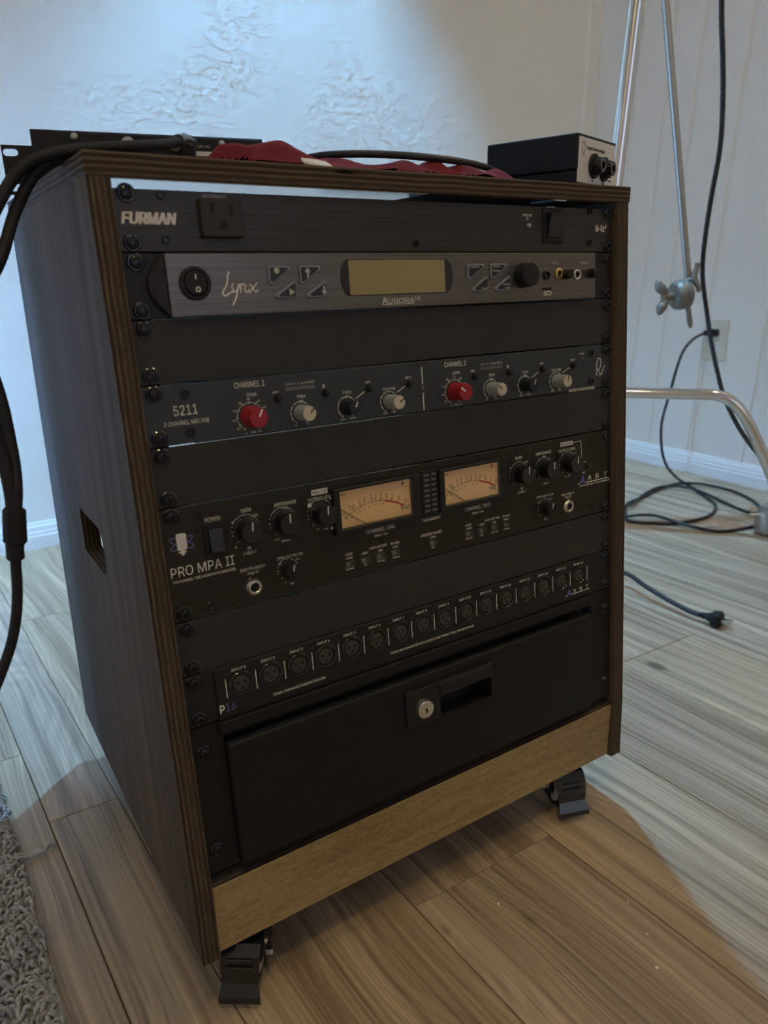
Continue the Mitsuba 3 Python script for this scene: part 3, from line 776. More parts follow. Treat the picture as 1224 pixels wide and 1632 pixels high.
# ---- unit 4: two channel preamp
k = thing('microphone_preamp', 'dark blue-grey two channel microphone preamp with two red gain knobs', 'microphone preamp')
panel(k, 3 * U + 0.4, 4 * U - 0.2, 'm_neve')
part(k, 'chassis', R(cat([slab(-216, -190, 3 * U + 2, 4 * U - 2, -230, -3.0, 0.5), slab(-190, 216, 3 * U + 0.6, 4 * U + 0.4, -230, -3.2, 0.3), slab(-206, 216, 4 * U - 3, 4 * U + 0.3, -6, -3.05, 0.1)])), 'm_black', smooth=False)  # unseen; reaches across the panel gap to stop light leaking through
part(k, 'lettering', R(cat([text('5211', -220.2, 156.4, 7.2, -202.6), text('2 CHANNEL MIC PRE', -228.4, 163.2, 3.0, -194.6)])), 'm_print', smooth=False, label='white model lettering')
for i, (gu, tu, fu, xu, cu, mu, ku, ou, hu, su) in enumerate(((-162.2, -119.7, -77.3, -35.9, -172.4, -131.2, -138.4, -96.6, -55.6, -14.7), (34.5, 77.2, 119.5, 161.3, 24.4, 65.4, 57.5, 99.5, 142.4, 184.5))):
    sp_ = 163.2
    T_ = [text(f'CHANNEL {i + 1}', cu, 141.2, 4.4, cu + 24.4), text('GAIN', gu + 2.6, 148.0, 2.3, center=True), text('TRIM', tu + 1.2, 153.4, 2.2, center=True), text('0dB', tu + 1.0, 157.0, 1.8, center=True), text('FREQ', fu + 1.0, 154.2, 2.2, center=True), text('100', fu + 0.8, 157.6, 1.8, center=True),
          text('TEXTURE', xu + 0.5, 155.4, 2.2, center=True), text('48V', ku - 1.2, 147.9, 1.9, center=True), text('HPF', hu, 147.8, 1.9, center=True), text('SILK', su, 147.4, 1.9, center=True), text('0dB', gu + 1, 176.0, 1.7, center=True),
          text('20Hz', fu - 4.4, 175.6, 1.5, center=True), text('250Hz', fu + 4.6, 175.4, 1.5, center=True), text('MIN', xu - 4.6, 175.0, 1.5, center=True), text('MAX', xu + 4.6, 174.8, 1.5, center=True), text('-6', tu - 5.6, 175.2, 1.5, center=True), text('+6', tu + 5.8, 175.0, 1.5, center=True),
          text('Ø', ou - 0.8, 147.6, 2.8, center=True)]
    for n_, a_ in (('6', -160), ('12', -128), ('18', -98), ('24', -66), ('30', -34), ('36', 0), ('42', 34), ('48', 64), ('66', 152)):
        T_.append(text(n_, gu + 13.2 * math.sin(math.radians(a_)), sp_ - 13.2 * math.cos(math.radians(a_)) + 0.8, 1.7, center=True))
    for lab, j in zip(('-10', '-2', '4', '6', '10', '14', '18', '22'), range(8)):
        T_.append(text(lab, mu + 1.6 + j * 3.3, 142.6, 1.5, center=True))
    part(k, 'lettering', R(cat(T_)), 'm_print_dim' if False else 'm_print', smooth=False)
    D_ = [stroke(arc(gu, sp_, 10.6, -150, 150, 40), 0.35), stroke(arc(tu, 165.0, 8.6, -150, 150, 30), 0.35), stroke(arc(fu, 165.2, 8.6, -150, 150, 30), 0.35), stroke(arc(xu, 165.0, 8.6, -150, 150, 30), 0.35)]
    for a_ in np.linspace(-150, 150, 11):
        for q, r0, r1 in ((gu, 9.6, 11.4), (tu, 7.9, 9.2), (fu, 7.9, 9.2), (xu, 7.9, 9.2)):
            ss = sp_ if q == gu else 165.1
            t = math.radians(a_)
            D_.append(stroke([(q + r0 * math.sin(t), ss - r0 * math.cos(t)), (q + r1 * math.sin(t), ss - r1 * math.cos(t))], 0.45))
    D_ += [stroke([(fu + 9.4, 158.8), (hu - 4.4, 154.4)], 0.6), stroke([(xu + 8.4, 158.0), (su - 4.6, 153.6)], 0.6)]
    part(k, 'dial_marks', R(cat(D_)), 'm_print', smooth=False)
    part(k, 'meter', R(slab(mu, mu + 26.4, 144.2, 147.0, -0.3, 0.25, 0.05)), 'm_led_off', smooth=False)
    a4 = ((28, 48, 28, 62), (-52, -48, 12, 8))[i]
    knob(k, gu, sp_, 7.9, 17, 'm_red_knob', a=a4[0], skirt=0.4, pw=1.5)
    knob(k, tu, 165.0, 6.3, 16, 'm_grey_knob', 'm_cream', a=a4[1], line='m_print_black')
    knob(k, fu, 165.2, 6.2, 14, 'm_navy_knob', a=a4[2])
    knob(k, xu, 165.0, 6.3, 16, 'm_grey_knob', 'm_cream', a=a4[3], line='m_print_black')
    for q in (ku, ou, hu, su):
        part(k, 'push_button', R(cat([ring(q, 152.0, 2.2, 3.2, 0, 0.9), cyl(q, 152.0, 2.2, 0, 4.6, 0.5, 18)])), 'm_rubber')
part(k, 'dial_marks', R(cat([stroke([(-0.4, 139.2), (-0.2, 153.2)], 0.9), stroke([(-0.1, 161.4), (-0.1, 176.0)], 0.9)])), 'm_print', smooth=False)
part(k, 'indicator', R(cyl(-0.2, 157.2, 1.6, 0, 1.2)), 'm_led_off')
part(k, 'indicator', R(cyl(198.0, 146.4, 1.5, 0, 1.2)), 'm_led_off')
part(k, 'lettering', R(cat([text('POWER', 197.8, 142.0, 1.4, center=True), text('RUPERT NEVE DESIGNS', 179.4, 178.0, 2.6, 216.2, bold=True)])), 'm_print', smooth=False)
rp = [stroke(curve([(218.6, 163.6), (219.4, 156.0), (220.6, 149.6), (223.2, 147.2), (225.4, 149.8), (225.0, 155.2), (222.4, 159.0), (220.4, 158.6)], 6), 0.8), stroke(curve([(222.2, 158.8), (224.2, 163.0), (225.6, 164.2), (228.2, 160.4), (232.6, 156.6)], 6), 0.8), stroke(curve([(218.6, 163.6), (221.0, 164.8), (226, 163.6)], 6), .5)]
part(k, 'signature', R(cat(rp)), 'm_print', smooth=False, label='thin white signature mark')
for u, s in ((-210.5, 141.6), (-209.9, 169.4), (211.1, 141.8), (211.1, 170.0)):
    part(k, 'panel_screw', R(hexbolt(u, s, 3.4)), 'm_screw', smooth=False)
rack_screws(k, (3 * U + 6.35, 4 * U - 6.35))

# ---- unit 5: blank
k = thing('blank_panel', 'plain black blank rack panel above the unit with two amber meters', 'rack panel')
panel(k, 4 * U, 5 * U, 'm_blank')
part(k, 'stud', R(cyl(-35, 5 * U - 1.6, 1.2, 0, 1.5)), 'm_screw')
rack_screws(k, (4 * U + 6.35, 5 * U - 6.35))

# ---- unit 6-7: two channel tube preamp
k = thing('tube_preamp', 'black double-height tube microphone preamp with two amber needle meters', 'tube preamp')
panel(k, 5 * U + 0.3, 7 * U - 0.2, 'm_mpa', 220)
part(k, 'lettering', R(cat([text('PRO MPA II', -238.4, 275.4, 7.6, -188.4)])), 'm_print', smooth=False, label='large white model lettering')
S_ = []
for t_, u_, s_, h_, e_ in (('TWO CHANNEL TUBE MICROPHONE AMPLIFIER', -238.0, 280.0, 2.1, -188.2), ('POWER', -207.7, 238.0, 3.2, -195.6), ('INSTRUMENT', -184.8, 283.0, 2.3, -163.4), ('(High Z)', -179.0, 286.4, 2.1, -170.0),
                           ('LOW CUT FILTER', -152.6, 280.2, 2.2, -129.8), ('OUTPUT LEVEL', -120.6, 237.6, 2.7, -96.4), ('IMPEDANCE', -150.6, 236.4, 2.8, -131.4), ('GAIN', -178.6, 236.0, 2.9, -170.4),
                           ('600', -143.4, 239.6, 1.8, -138.8), ('Ohms', -147.4, 266.6, 2.2, -140.2), ('150', -152.8, 263.8, 1.5, -149.0), ('( MID )', -180.4, 270.0, 2.6, -169.8), ('dB', -177.0, 266.0, 2.2, -173.6),
                           ('0', -186.4, 263.0, 1.8, -185.0), ('6', -187.0, 243.2, 2.0, -185.4), ('18', -168.4, 240.6, 2.0, -165.0), ('dB', -107.6, 263.8, 1.8, -104.6), ('-10', -116.4, 262.6, 1.6, -112.8), ('+5', -98.6, 242.4, 1.8, -95.6),
                           ('15', -152.6, 284.6, 1.7, -149.6), ('60', -136.6, 283.8, 1.7, -133.4), ('Hz', -143.2, 303.2, 2.0, -139.8), ('5', -148.0, 301.0, 1.6, -146.8),
                           ('CHANNEL ONE', -68.4, 275.8, 3.6, -38.4), ('Meter Trim', -60.0, 280.0, 2.2, -46.4), ('TUBE WARMTH', -8.4, 276.6, 2.5, 11.4), ('MID/SIDE MATRIX', -10.8, 290.2, 2.3, 13.2), ('Active', -1.0, 293.6, 1.9, 5.4), ('Off', -0.4, 303.4, 1.9, 3.4),
                           ('CHANNEL TWO', 40.8, 276.0, 3.6, 71.8), ('Meter Trim', 49.0, 280.4, 2.2, 63.2),
                           ('GAIN', 105.0, 236.0, 2.9, 114.0), ('IMPEDANCE', 132.4, 236.0, 2.8, 153.6), ('600', 141.2, 239.4, 1.8, 146.0), ('OUTPUT LEVEL', 163.6, 237.2, 2.7, 188.2), ('( SIDE )', 107.4, 270.4, 2.4, 118.0), ('dB', 111.2, 266.6, 2.2, 114.6), ('6', 97.6, 244.0, 1.8, 99.0), ('18', 118.6, 241.0, 1.8, 121.6),
                           ('Ohms', 142.0, 266.8, 2.0, 149.2), ('LOW CUT FILTER', 133.0, 279.6, 2.2, 155.6), ('Hz', 142.4, 303.6, 2.0, 146.2), ('15', 133.4, 284.4, 1.6, 136.2), ('60', 150.6, 283.8, 1.6, 153.6), ('INSTRUMENT', 167.6, 283.4, 2.2, 185.8), ('(High Z)', 172.4, 286.6, 2.0, 181.0),
                           ('dB', 177.0, 263.8, 1.7, 180.0), ('-10', 171.0, 264.4, 1.6, 174.4), ('+5', 186.4, 241.6, 1.7, 189.6)):
    S_.append(text(t_, u_, s_, h_, e_))
for base in (-86.8, 44.2):
    for j, (a_, b_, c_) in enumerate((('GAIN', '+20dB', 'Normal'), ('+48V', None, 'Off'), ('PLATE VOLTAGE', 'High', 'Normal'), ('PHASE', 'Invert', 'Normal'))):
        q = base + 15.7 * j + (0.4 if j > 1 else 0)
        S_.append(text(a_, q + (0 if j != 2 else -1.0), 290.6 if j != 1 else 293.2, 2.1, center=True) if j != 2 else text(a_, q - 11.0, 290.2, 2.1, q + 7.0))
        if b_:
            S_.append(text(b_, q, 293.8, 1.7, center=True))
        S_.append(text(c_, q, 303.4, 1.7, center=True))
part(k, 'lettering', R(cat(S_)), 'm_print', smooth=False)
for u0, u1, s0, s1, t_ in ((-117.0, -102.0, 228.6, 233.2, 'MASTER'), (166.6, 184.2, 227.6, 231.6, 'BALANCE')):
    tag = part(k, 'name_tag', R(slab(u0, u1, s0, s1, -0.2, 0.2, 0.05)), 'm_print', smooth=False)
    part(tag, 'lettering', R(text(t_, u0 + 1.2, s1 - 0.9, s1 - s0 - 1.8, u1 - 1.2, w=0.15)), 'm_print_black', smooth=False)
part(k, 'dial_marks', R(cat([stroke([(184.4, 229.6), (196.0, 229.2), (197.0, 247.0)], 0.5), stroke([(199.4, 252.2), (202.8, 252.0)], 0.6), stroke([(198.6, 263.2), (202.0, 263.0)], 0.6), slab(-121.2, -117.6, 239.0, 242.4, 0, 0.2, 0.05), slab(-100.6, -96.8, 236.8, 239.4, 0, 0.2, .05), slab(-101.6, -97.4, 262.4, 264.8, 0, 0.2, .05)])), 'm_print', smooth=False)
# switch, microphone emblem
sk = part(k, 'power_switch', R(slab(-210.4, -192.6, 238.4, 265.8, 0, 2.2, 0.6, r=1.2)), 'm_rubber')
part(sk, 'rocker', R(hull([(u, -s, w) for u in (-207.0, -196.4) for s, w in ((242.5, 1.0), (261.5, 1.0), (243.0, 4.0), (252.0, 4.0), (261.0, 6.5))])), 'm_gloss', smooth=False)
part(sk, 'lettering', R(slab(-202.2, -201.4, 249.4, 252.2, 4.0, 4.35, 0.05)), 'm_print', smooth=False)
mu_, ms_ = -227.2, 250.0
mic = [extrude(sbox(-2.6, -4.2, 2.6, 6.2).buffer(1.2), 0.05, 0.3), extrude(sbox(-1.2, -9.5, 1.2, -4.5), 0.05, 0.3), extrude(sbox(-2.9, -7.6, 2.9, -6.2), 0.05, 0.3)]
mic = cat(mic)
mic.apply_translation((mu_, -ms_, 0))
part(k, 'microphone_emblem', R(mic), 'm_print', smooth=False, label='white printed microphone emblem')
orb = []
for an in (25, -25, 90 - 62, -28):
    e = affinity.rotate(affinity.scale(Point(0, 0).buffer(1, 24), 9.6, 2.6), an, origin=(0, 0))
    orb.append(extrude(affinity.translate(e.exterior.buffer(0.35), mu_, -ms_), 0.0, 0.2))
part(k, 'orbit_emblem', R(cat(orb[:2])), 'm_print_purple', smooth=False)
# big knobs with their scale arcs
for (u, s, r, a) in ((-176.2, 249.6, 9.4, 4), (-144.4, 249.4, 9.4, 2), (-110.4, 249.0, 9.4, 2), (109.6, 250.2, 9.4, 4), (143.0, 250.6, 9.4, 4), (176.2, 249.6, 9.4, 6), (-144.4, 289.4, 6.6, 12), (143.0, 290.6, 6.6, 14)):
    part(k, 'dial_marks', R(cat([stroke(arc(u, s, r + 2.4, -60, 60, 20), 0.35)] + [stroke([(u + (r + 1.6) * math.sin(t), s - (r + 1.6) * math.cos(t)), (u + (r + 2.9) * math.sin(t), s - (r + 2.9) * math.cos(t))], 0.5) for t in np.radians(np.linspace(-140, 140, 9))] + [extrude(Point(u - (r + 1.9), -s).buffer(0.6), 0, .2)])), 'm_print_dim', smooth=False)
    knob(k, u, s, r, 14.5 if r > 8 else 11.5, 'm_gloss' if r > 8 else 'm_rubber', a=a, skirt=0.8, pw=1.0, plen=r * 0.9)


def vu_meter(u0, u1, s0, s1, lab):
    kk = part(k, 'needle_meter', R(cat([slab(u0 - 6, u1 + 9, s0 - 3, s0 - 0.2, -0.5, 6.0, 0.6), slab(u0 - 6, u1 + 9, s1 + 0.2, s1 + 5, -0.5, 6.0, 0.6), slab(u0 - 6, u0 - 0.2, s0 - 3, s1 + 5, -0.5, 6.0, 0.6), slab(u1 + 0.2, u1 + 9, s0 - 3, s1 + 5, -0.5, 6.0, 0.6)])), 'm_black', smooth=False, label=lab)
    part(kk, 'dial', R(slab(u0 - 0.2, u1 + 0.2, s0 - 0.2, s1 + 0.2, 0.1, 1.0, 0.05)), 'm_dial', smooth=False, label='amber dial')
    w0 = 1.0
    cu, cs = (u0 + u1) / 2, s1 + 32
    rr = 49.5
    bl, rd = [], []

    def at(a, r):
        return (cu + r * math.sin(math.radians(a)) * 1.03, cs - r * math.cos(math.radians(a)))
    vals = (('20', -36), ('10', -25.5), ('7', -17), ('5', -11.5), ('3', -4.5), ('2', 0.5), ('1', 6), ('0', 12.0), ('1', 18.5), ('2', 26), ('3', 34))
    for t_, a in vals:
        tgt = rd if False else bl
        q = at(a, rr + 4.2)
        tgt.append(text(t_, q[0], q[1] + 1.6, 3.3, center=True, w=w0, depth=0.15))
        tgt.append(stroke([at(a, rr - 1.0), at(a, rr + 2.6)], 0.45, w0, w0 + 0.15))
    for a in (-30.5, -22.5, -19.5, -14.5, -8, -2, 3.2, 9):
        bl.append(stroke([at(a, rr), at(a, rr + 1.6)], 0.35, w0, w0 + 0.15))
        bl.append(extrude(affinity.translate(Point(0, 0).buffer(0.55), at(a, rr - 3)[0], -at(a, rr - 3)[1]), w0, w0 + 0.12))
    bl.append(stroke([at(a, rr) for a in np.linspace(-38, 12, 30)], 0.25, w0, w0 + 0.15))
    bl.append(text('vu', u1 - 11.0, s1 - 5.0, 5.0, u1 - 2.6, w=w0, depth=0.15))
    bl.append(stroke([(u0 + 3, s0 + 3.6), (u0 + 7.4, s0 + 3.6)], 0.7, w0, w0 + .15))
    bl += [stroke([(u1 - 9, s0 + 3.6), (u1 - 5.6, s0 + 3.6)], 0.6, w0, w0 + .15), stroke([(u1 - 7.3, s0 + 1.9), (u1 - 7.3, s0 + 5.3)], 0.6, w0, w0 + .15)]
    part(kk, 'scale', R(cat(bl)), 'm_print_black', smooth=False)
    part(kk, 'red_arc', R(stroke([at(a, rr - 0.4) for a in np.linspace(12, 34, 20)], 1.7, w0, w0 + 0.2)), 'm_print_red', smooth=False)
    ne = at(-39, rr + 1)
    part(kk, 'needle', R(stroke([(u0 + 1.6, s0 + 15.5), (u0 + 24.5, s1 - 0.3)], 0.5, w0 + 1.2, w0 + 1.6)), 'm_print_black', smooth=False)
    part(kk, 'window', R(slab(u0 - 0.3, u1 + 0.3, s0 - 0.3, s1 + 0.3, 5.0, 5.02, 0.002)), 'm_pane', smooth=False)


vu_meter(-93.6, -20.8, 233.4, 265.6, 'rectangular amber needle meter of channel one')
vu_meter(15.0, 81.2, 233.6, 265.2, 'rectangular amber needle meter of channel two')
lk = part(k, 'light_column', R(cat([slab(-9.6, 10.6, 229.6, 271.0, 0, 3.0, 0.8, r=1.0)])), 'm_rubber', smooth=False)
for j in range(8):
    part(lk, 'light', R(cat([slab(-6.6, -0.8, 232.6 + 4.7 * j, 234.6 + 4.7 * j, 2.8, 3.3, 0.1), slab(1.6, 7.2, 232.6 + 4.7 * j, 234.6 + 4.7 * j, 2.8, 3.3, 0.1)])), 'm_led_off', smooth=False)
for q, s in [(-86.8 + 15.7 * j, 298.4) for j in range(4)] + [(44.2 + 15.8 * j, 298.2) for j in range(4)] + [(2.0, 298.4)]:
    sl = part(k, 'slide_switch', R(slab(q - 5.6, q + 5.6, s - 3.0, s + 3.0, -0.4, 0.5, 0.2, r=2.4)), 'm_slide', smooth=False)
    part(sl, 'slider', R(slab(q - 4.6, q - 0.2, s - 2.0, s + 2.0, 0.4, 2.6, 0.4)), 'm_led_off', smooth=False)
for u, s in ((-174.6, 297.4), (176.9, 295.4)):
    jk = part(k, 'instrument_jack', R(disc(u, s, [(3.6, 0), (6.8, 0), (6.8, 0.8), (5.6, 2.6), (4.2, 2.8), (3.6, 2.2), (3.6, 0)], 32)), 'm_silver', label='silver rimmed instrument socket')
    part(jk, 'washer', R(ring(u, s, 5.5, 8.6, 0, 0.7)), 'm_gloss')
    part(jk, 'socket', R(cyl(u, s, 3.7, 0, 0.4)), 'm_hole')
part(k, 'trim_hole', R(cyl(-53.0, 284.2, 2.2, 0, 0.15, 0.02)), 'm_hole')
part(k, 'trim_hole', R(cyl(56.4, 284.2, 2.2, 0, 0.15, 0.02)), 'm_hole')
part(k, 'push_button', R(cat([ring(205.4, 256.8, 2.6, 3.8, 0, 0.8), cyl(205.4, 256.8, 2.6, 0, 4.5, 0.6)])), 'm_slide')


def art_logo(key, u, s, sc):
    part(key, 'triangle_emblem', R(extrude(Polygon([(u, -s), (u + 8.4 * sc, -s), (u + 4.6 * sc, -s + 9.2 * sc)]), 0, 0.25)), 'm_print_purple', smooth=False)
    part(key, 'lettering', R(cat([text('A', u + 12.2 * sc, s - 1.2 * sc, 5.4 * sc, u + 17.6 * sc), text('R', u + 24.6 * sc, s - 1.2 * sc, 5.4 * sc, u + 29.2 * sc), text('T', u + 36.4 * sc, s - 1.2 * sc, 5.4 * sc, u + 41.4 * sc), stroke([(u - 3 * sc, s + 0.4 * sc), (u + 1 * sc, s + 0.4 * sc)], 0.7 * sc), stroke([(u + 9 * sc, s + 0.4 * sc), (u + 44 * sc, s + 0.4 * sc)], 0.9 * sc)])), 'm_print', smooth=False)


art_logo(k, 194.0, 274.0, 1.0)
part(k, 'lettering', R(text('APPLIED RESEARCH AND TECHNOLOGY', 193.6, 278.0, 1.8, 240.0)), 'm_print', smooth=False)
for u, s in ((-212.2, 231.8), (-211.8, 303.7), (212.5, 232.4), (212.6, 302.5)):
    part(k, 'panel_screw', R(cat([ring(u, s, 2.0, 3.4, 0, 1.0), cyl(u, s, 2.2, 0, 0.9, 0.2, 6)])), 'm_screw', smooth=False)
rack_screws(k, (5 * U + 6.35, 7 * U - 6.35))

# ---- unit 8: blank
k = thing('blank_panel', 'plain black blank rack panel just above the row of round sockets', 'rack panel')
panel(k, 7 * U, 8 * U, 'm_blank', r=2.0)
rack_screws(k, (7 * U + 6.35, 8 * U - 6.35))

# ---- unit 9: patch bay
k = thing('patch_bay', 'black sixteen socket patch bay above the locking drawer', 'patch bay')
panel(k, 8 * U, 9 * U, 'm_black', 90)
part(k, 'face_plate', R(slab(-216.6, 210.6, 356.2, 399.4, 0, 2.4, 0.4)), 'm_black', smooth=False)
wp = 2.4
P_, pitch, u1_ = [], 25.67, -195.6
for j in range(16):
    u, s = u1_ + pitch * j, 373.4
    xk = part(k, 'socket', R(disc(u, s, [(8.4, wp - 1.5), (10.6, wp - 1.5), (10.6, wp + 0.8), (10.0, wp + 1.4), (8.8, wp + 1.4), (8.4, wp + 0.8), (8.4, wp - 1.5)], 32)), 'm_gloss')
    part(xk, 'insert', R(cyl(u, s, 7.0, wp, wp + 1.0, 0.4, 30)), 'm_slide')
    part(xk, 'pin_hole', R(cat([cyl(u + a, s + b, 1.35, wp + 0.8, wp + 1.05, 0.02, 12) for a, b in ((-3.2, -1.6), (3.2, -1.6), (0, 3.4))])), 'm_hole', smooth=False)
    part(xk, 'latch', R(slab(u - 2.2, u + 2.2, s - 11.6, s - 8.2, wp, wp + 1.5, 0.3)), 'm_rubber', smooth=False)
    for a, b in ((-11.0, -9.6), (11.0, 9.8)):
        part(xk, 'screw', R(cat([ring(u + a, s + b, 0.8, 2.0, wp, wp + 0.7, 0.2, 14), cyl(u + a, s + b, 0.9, wp, wp + 0.3, 0.1, 6)])), 'm_screw', smooth=False)
    P_.append(text(f'INPUT {j + 1}', u - 1.0, 361.4, 2.2, center=True, w=wp))
    P_.append(stroke([(u - 12.8, 366.2), (u - 12.8, 382.0)], 0.7, wp, wp + .2))
P_.append(stroke([(u1_ + pitch * 15.5, 366.2), (u1_ + pitch * 15.5, 382.0)], 0.7, wp, wp + .2))
P_ += [text('Sixteen Channel XLR Balanced Patch Bay', -169.8, 393.4, 2.4, -120.4, w=wp), text('Outputs are connected directly to Inputs so that Phantom Power will pass through', -53.4, 391.6, 2.4, 43.4, w=wp), text('P', -217.0 + 1.2, 393.6, 6.6, -211.6, w=wp, bold=True)]
part(k, 'lettering', R(cat(P_)), 'm_print', smooth=False)
part(k, 'lettering', R(text('16', -210.6, 393.4, 6.6, -202.4, w=wp)), 'm_print_purple', smooth=False, label='purple model number')
_R = RACK.copy()
RACK[:3, 3] = RACK[:3, 3] + RACK[:3, 2] * wp
art_logo(k, 171.6, 392.2, 0.78)
RACK[:] = _R
rack_screws(k, (8 * U + 6.35, 9 * U - 6.35))

# ---- unit 10-12: locking drawer
k = thing('rack_drawer', 'black locking rack drawer with a round silver lock, lowest unit of the rack', 'drawer')
fp = sbox(-241.3, -533.0, 241.3, -400.6).difference(sbox(-215, -530, 211, -414))
part(k, 'front_frame', R(extrude(fp, -3, 0)), 'm_drawer', smooth=False)
part(k, 'top_lip', R(slab(-219.0, 206.5, 399.9, 410.0, 0.0, 6.0, 0.7)), 'm_drawer', smooth=False)
fc = m3.Manifold.hull_points(np.array(slab(-214.6, 204.4, 419.8, 531.6, -2.0, 8.0, 1.6).vertices))
cupb = m3.Manifold.hull_points(np.array(slab(-8.0, 56.6, 441.6, 467.2, -12.0, 20.0, 0.4).vertices))
part(k, 'drawer_front', R(trimesh.Trimesh(*(lambda m: (m.vert_properties[:, :3], m.tri_verts))((fc - cupb).to_mesh()), process=False)), 'm_drawer', smooth=False)
part(k, 'drawer_box', R(slab(-212, 202, 422, 530, -300, -12.4, 1.0)), 'm_black', smooth=False)
plate = m3.Manifold.hull_points(np.array(soft_slab(rrect(-45.6, 58.8, -467.8, -430.6, 1.2), 7.0, 11.5, 0.8).vertices))
cup2 = m3.Manifold.hull_points(np.array(slab(-7.4, 56.2, 442.2, 466.6, -30.0, 30.0, 0.3).vertices))
lp = (plate - cup2).to_mesh()
hk = part(k, 'handle_plate', R(trimesh.Trimesh(lp.vert_properties[:, :3], lp.tri_verts, process=False)), 'm_rubber', smooth=False)
cupm = cat([slab(-8, 56.8, 441.6, 467.2, -11.6, -11.0, 0.1), slab(-8, 56.8, 441.0, 442.2, -11.6, 8, 0.1), slab(-8, 56.8, 466.6, 467.6, -11.6, 8, 0.1), slab(-8.6, -7.6, 441.6, 467.2, -11.6, 8, 0.1), slab(56.4, 57.4, 441.6, 467.2, -11.6, 8, 0.1)])
part(hk, 'finger_cup', R(cupm), 'm_gloss', smooth=False)
part(hk, 'ramp', R(hull([(u, -a, b) for u in (-7.6, 40) for a, b in ((442, 0.5), (442, -9), (456, -9), (449, -2.0))])), 'm_cup_lit', smooth=False)  # sloped cup back, its olive tone stands for light falling in
part(hk, 'grip', R(slab(-7.6, 56.4, 431.6, 445.4, 9.8, 13.4, 1.2, r=1.6)), 'm_rubber')
lkk = part(k, 'lock', R(disc(-27.2, 450.6, [(0, 11), (9.8, 11), (9.8, 13.0), (8.6, 16.2), (7.0, 17.0), (0, 17.0)], 44)), 'm_silver', label='round silver key lock')
kh = Point(0, 0.8).buffer(1.2, 8).union(sbox(-0.7, -3.4, 0.7, 2.0)).union(sbox(-0.2, -2.4, 1.6, -0.8)).union(sbox(-1.5, 0.6, 0.2, 2.0))
kh = affinity.translate(affinity.scale(kh, 0.95, 0.95), -27.2, -450.6)
part(lkk, 'keyhole', R(extrude(kh, 16.6, 17.1)), 'm_hole', smooth=False)
rack_screws(k, (422.8, 511.9))

# ------------------------------------------------------------------ things on top of the cabinet
ZT = 0.6919
# half rack device seen from behind
F_, D_ = np.array([0.979, -0.203, 0]), np.array([0.203, 0.979, 0])
o = np.array([-0.2525, 0.200, ZT])
dv = thing('half_rack_device', 'small black half-width rack device with slotted ears at the back left of the cabinet top', 'audio device')


def dvl(m):
    return place(m, o, F_, D_)


part(dv, 'case', dvl(bevel_box(0, 0.198, 0, 0.088, 0.001, 0.0441, 0.0006)), 'm_black', smooth=False)
part(dv, 'rear_panel', dvl(cat([bevel_box(0.002, 0.196, -0.0012, 0.001, 0.0025, 0.0428, 0.0004)])), 'm_rubber', smooth=False)
ear = sbox(-0.030, 0.0008, 0.228, 0.0437).buffer(0.0)
for cx in (-0.0225, 0.2205):
    for cz in (0.0375, 0.0070):
        ear = ear.difference(LineString([(cx - 0.0032, cz), (cx + 0.0032, cz)]).buffer(0.0033))
for cx in (-0.006, 0.204):
    ear = ear.difference(Point(cx, 0.0245).buffer(0.0042))
em = extrude(ear, 0, 0.003)
em = place(em, o + D_ * 0.088 + F_ * 0, F_, [0, 0, 1])
part(dv, 'rack_ear', em, 'm_black', smooth=False)
for t, z in ((0.0345, 0.0395), (0.160, 0.0385)):
    part(dv, 'screw', dvl(place(lathe([(0, 0), (0.0030, 0), (0.0030, 0.0006), (0.002, 0.0018), (0, 0.002)], 18), (t, -0.0012, z), (1, 0, 0), z=(0, -1, 0))), 'm_dullsteel')
for t, z in ((0.078, 0.0395), (0.118, 0.0400)):
    part(dv, 'connector', dvl(place(lathe([(0, 0), (0.0055, 0), (0.0055, 0.0015), (0.0042, 0.002), (0.0042, 0.010), (0, 0.010)], 20), (t, -0.0012, z - 0.004), (1, 0, 0), z=(0, -1, 0))), 'm_dullsteel', label='small coppery round connector')
tx = meshkit.text_mesh('SERIAL NO', 0.0022, 0.0002)
part(dv, 'lettering', dvl(place(tx, (0.133, -0.0013, 0.0345), (1, 0, 0), (0, 0, 1))), 'm_print_dim', smooth=False)
part(dv, 'serial_plate', dvl(bevel_box(0.136, 0.158, -0.0016, -0.001, 0.0275, 0.0315, 0.0001)), 'm_white_plastic', smooth=False)

# two cables that join in a Y-connector at the left of the cabinet
yc = thing('audio_cable', 'black splitter cable hanging over the left edge of the cabinet top', 'cable')
part(yc, 'plug', cat([tube([(-0.128, 0.160, 0.728), (-0.140, 0.140, 0.727), (-0.152, 0.122, 0.7225)], 0.0050, 16, False), tube([(-0.1265, 0.163, 0.7283), (-0.128, 0.160, 0.728)], 0.0062, 16, False)]), 'm_plug', label='dark metal plug')
part(yc, 'cord', tube([(-0.150, 0.125, 0.723), (-0.188, 0.085, 0.7115), (-0.222, 0.062, 0.7050), (-0.249, 0.052, 0.7000), (-0.276, 0.052, 0.6925), (-0.292, 0.053, 0.680), (-0.306, 0.052, 0.660), (-0.330, 0.050, 0.620), (-0.333, 0.040, 0.590), (-0.326, 0.030, 0.545), (-0.325, 0.020, 0.515), (-0.3265, 0.006, 0.490), (-0.3320, 0.0, 0.462)], 0.0041, 12), 'm_cord_matte')
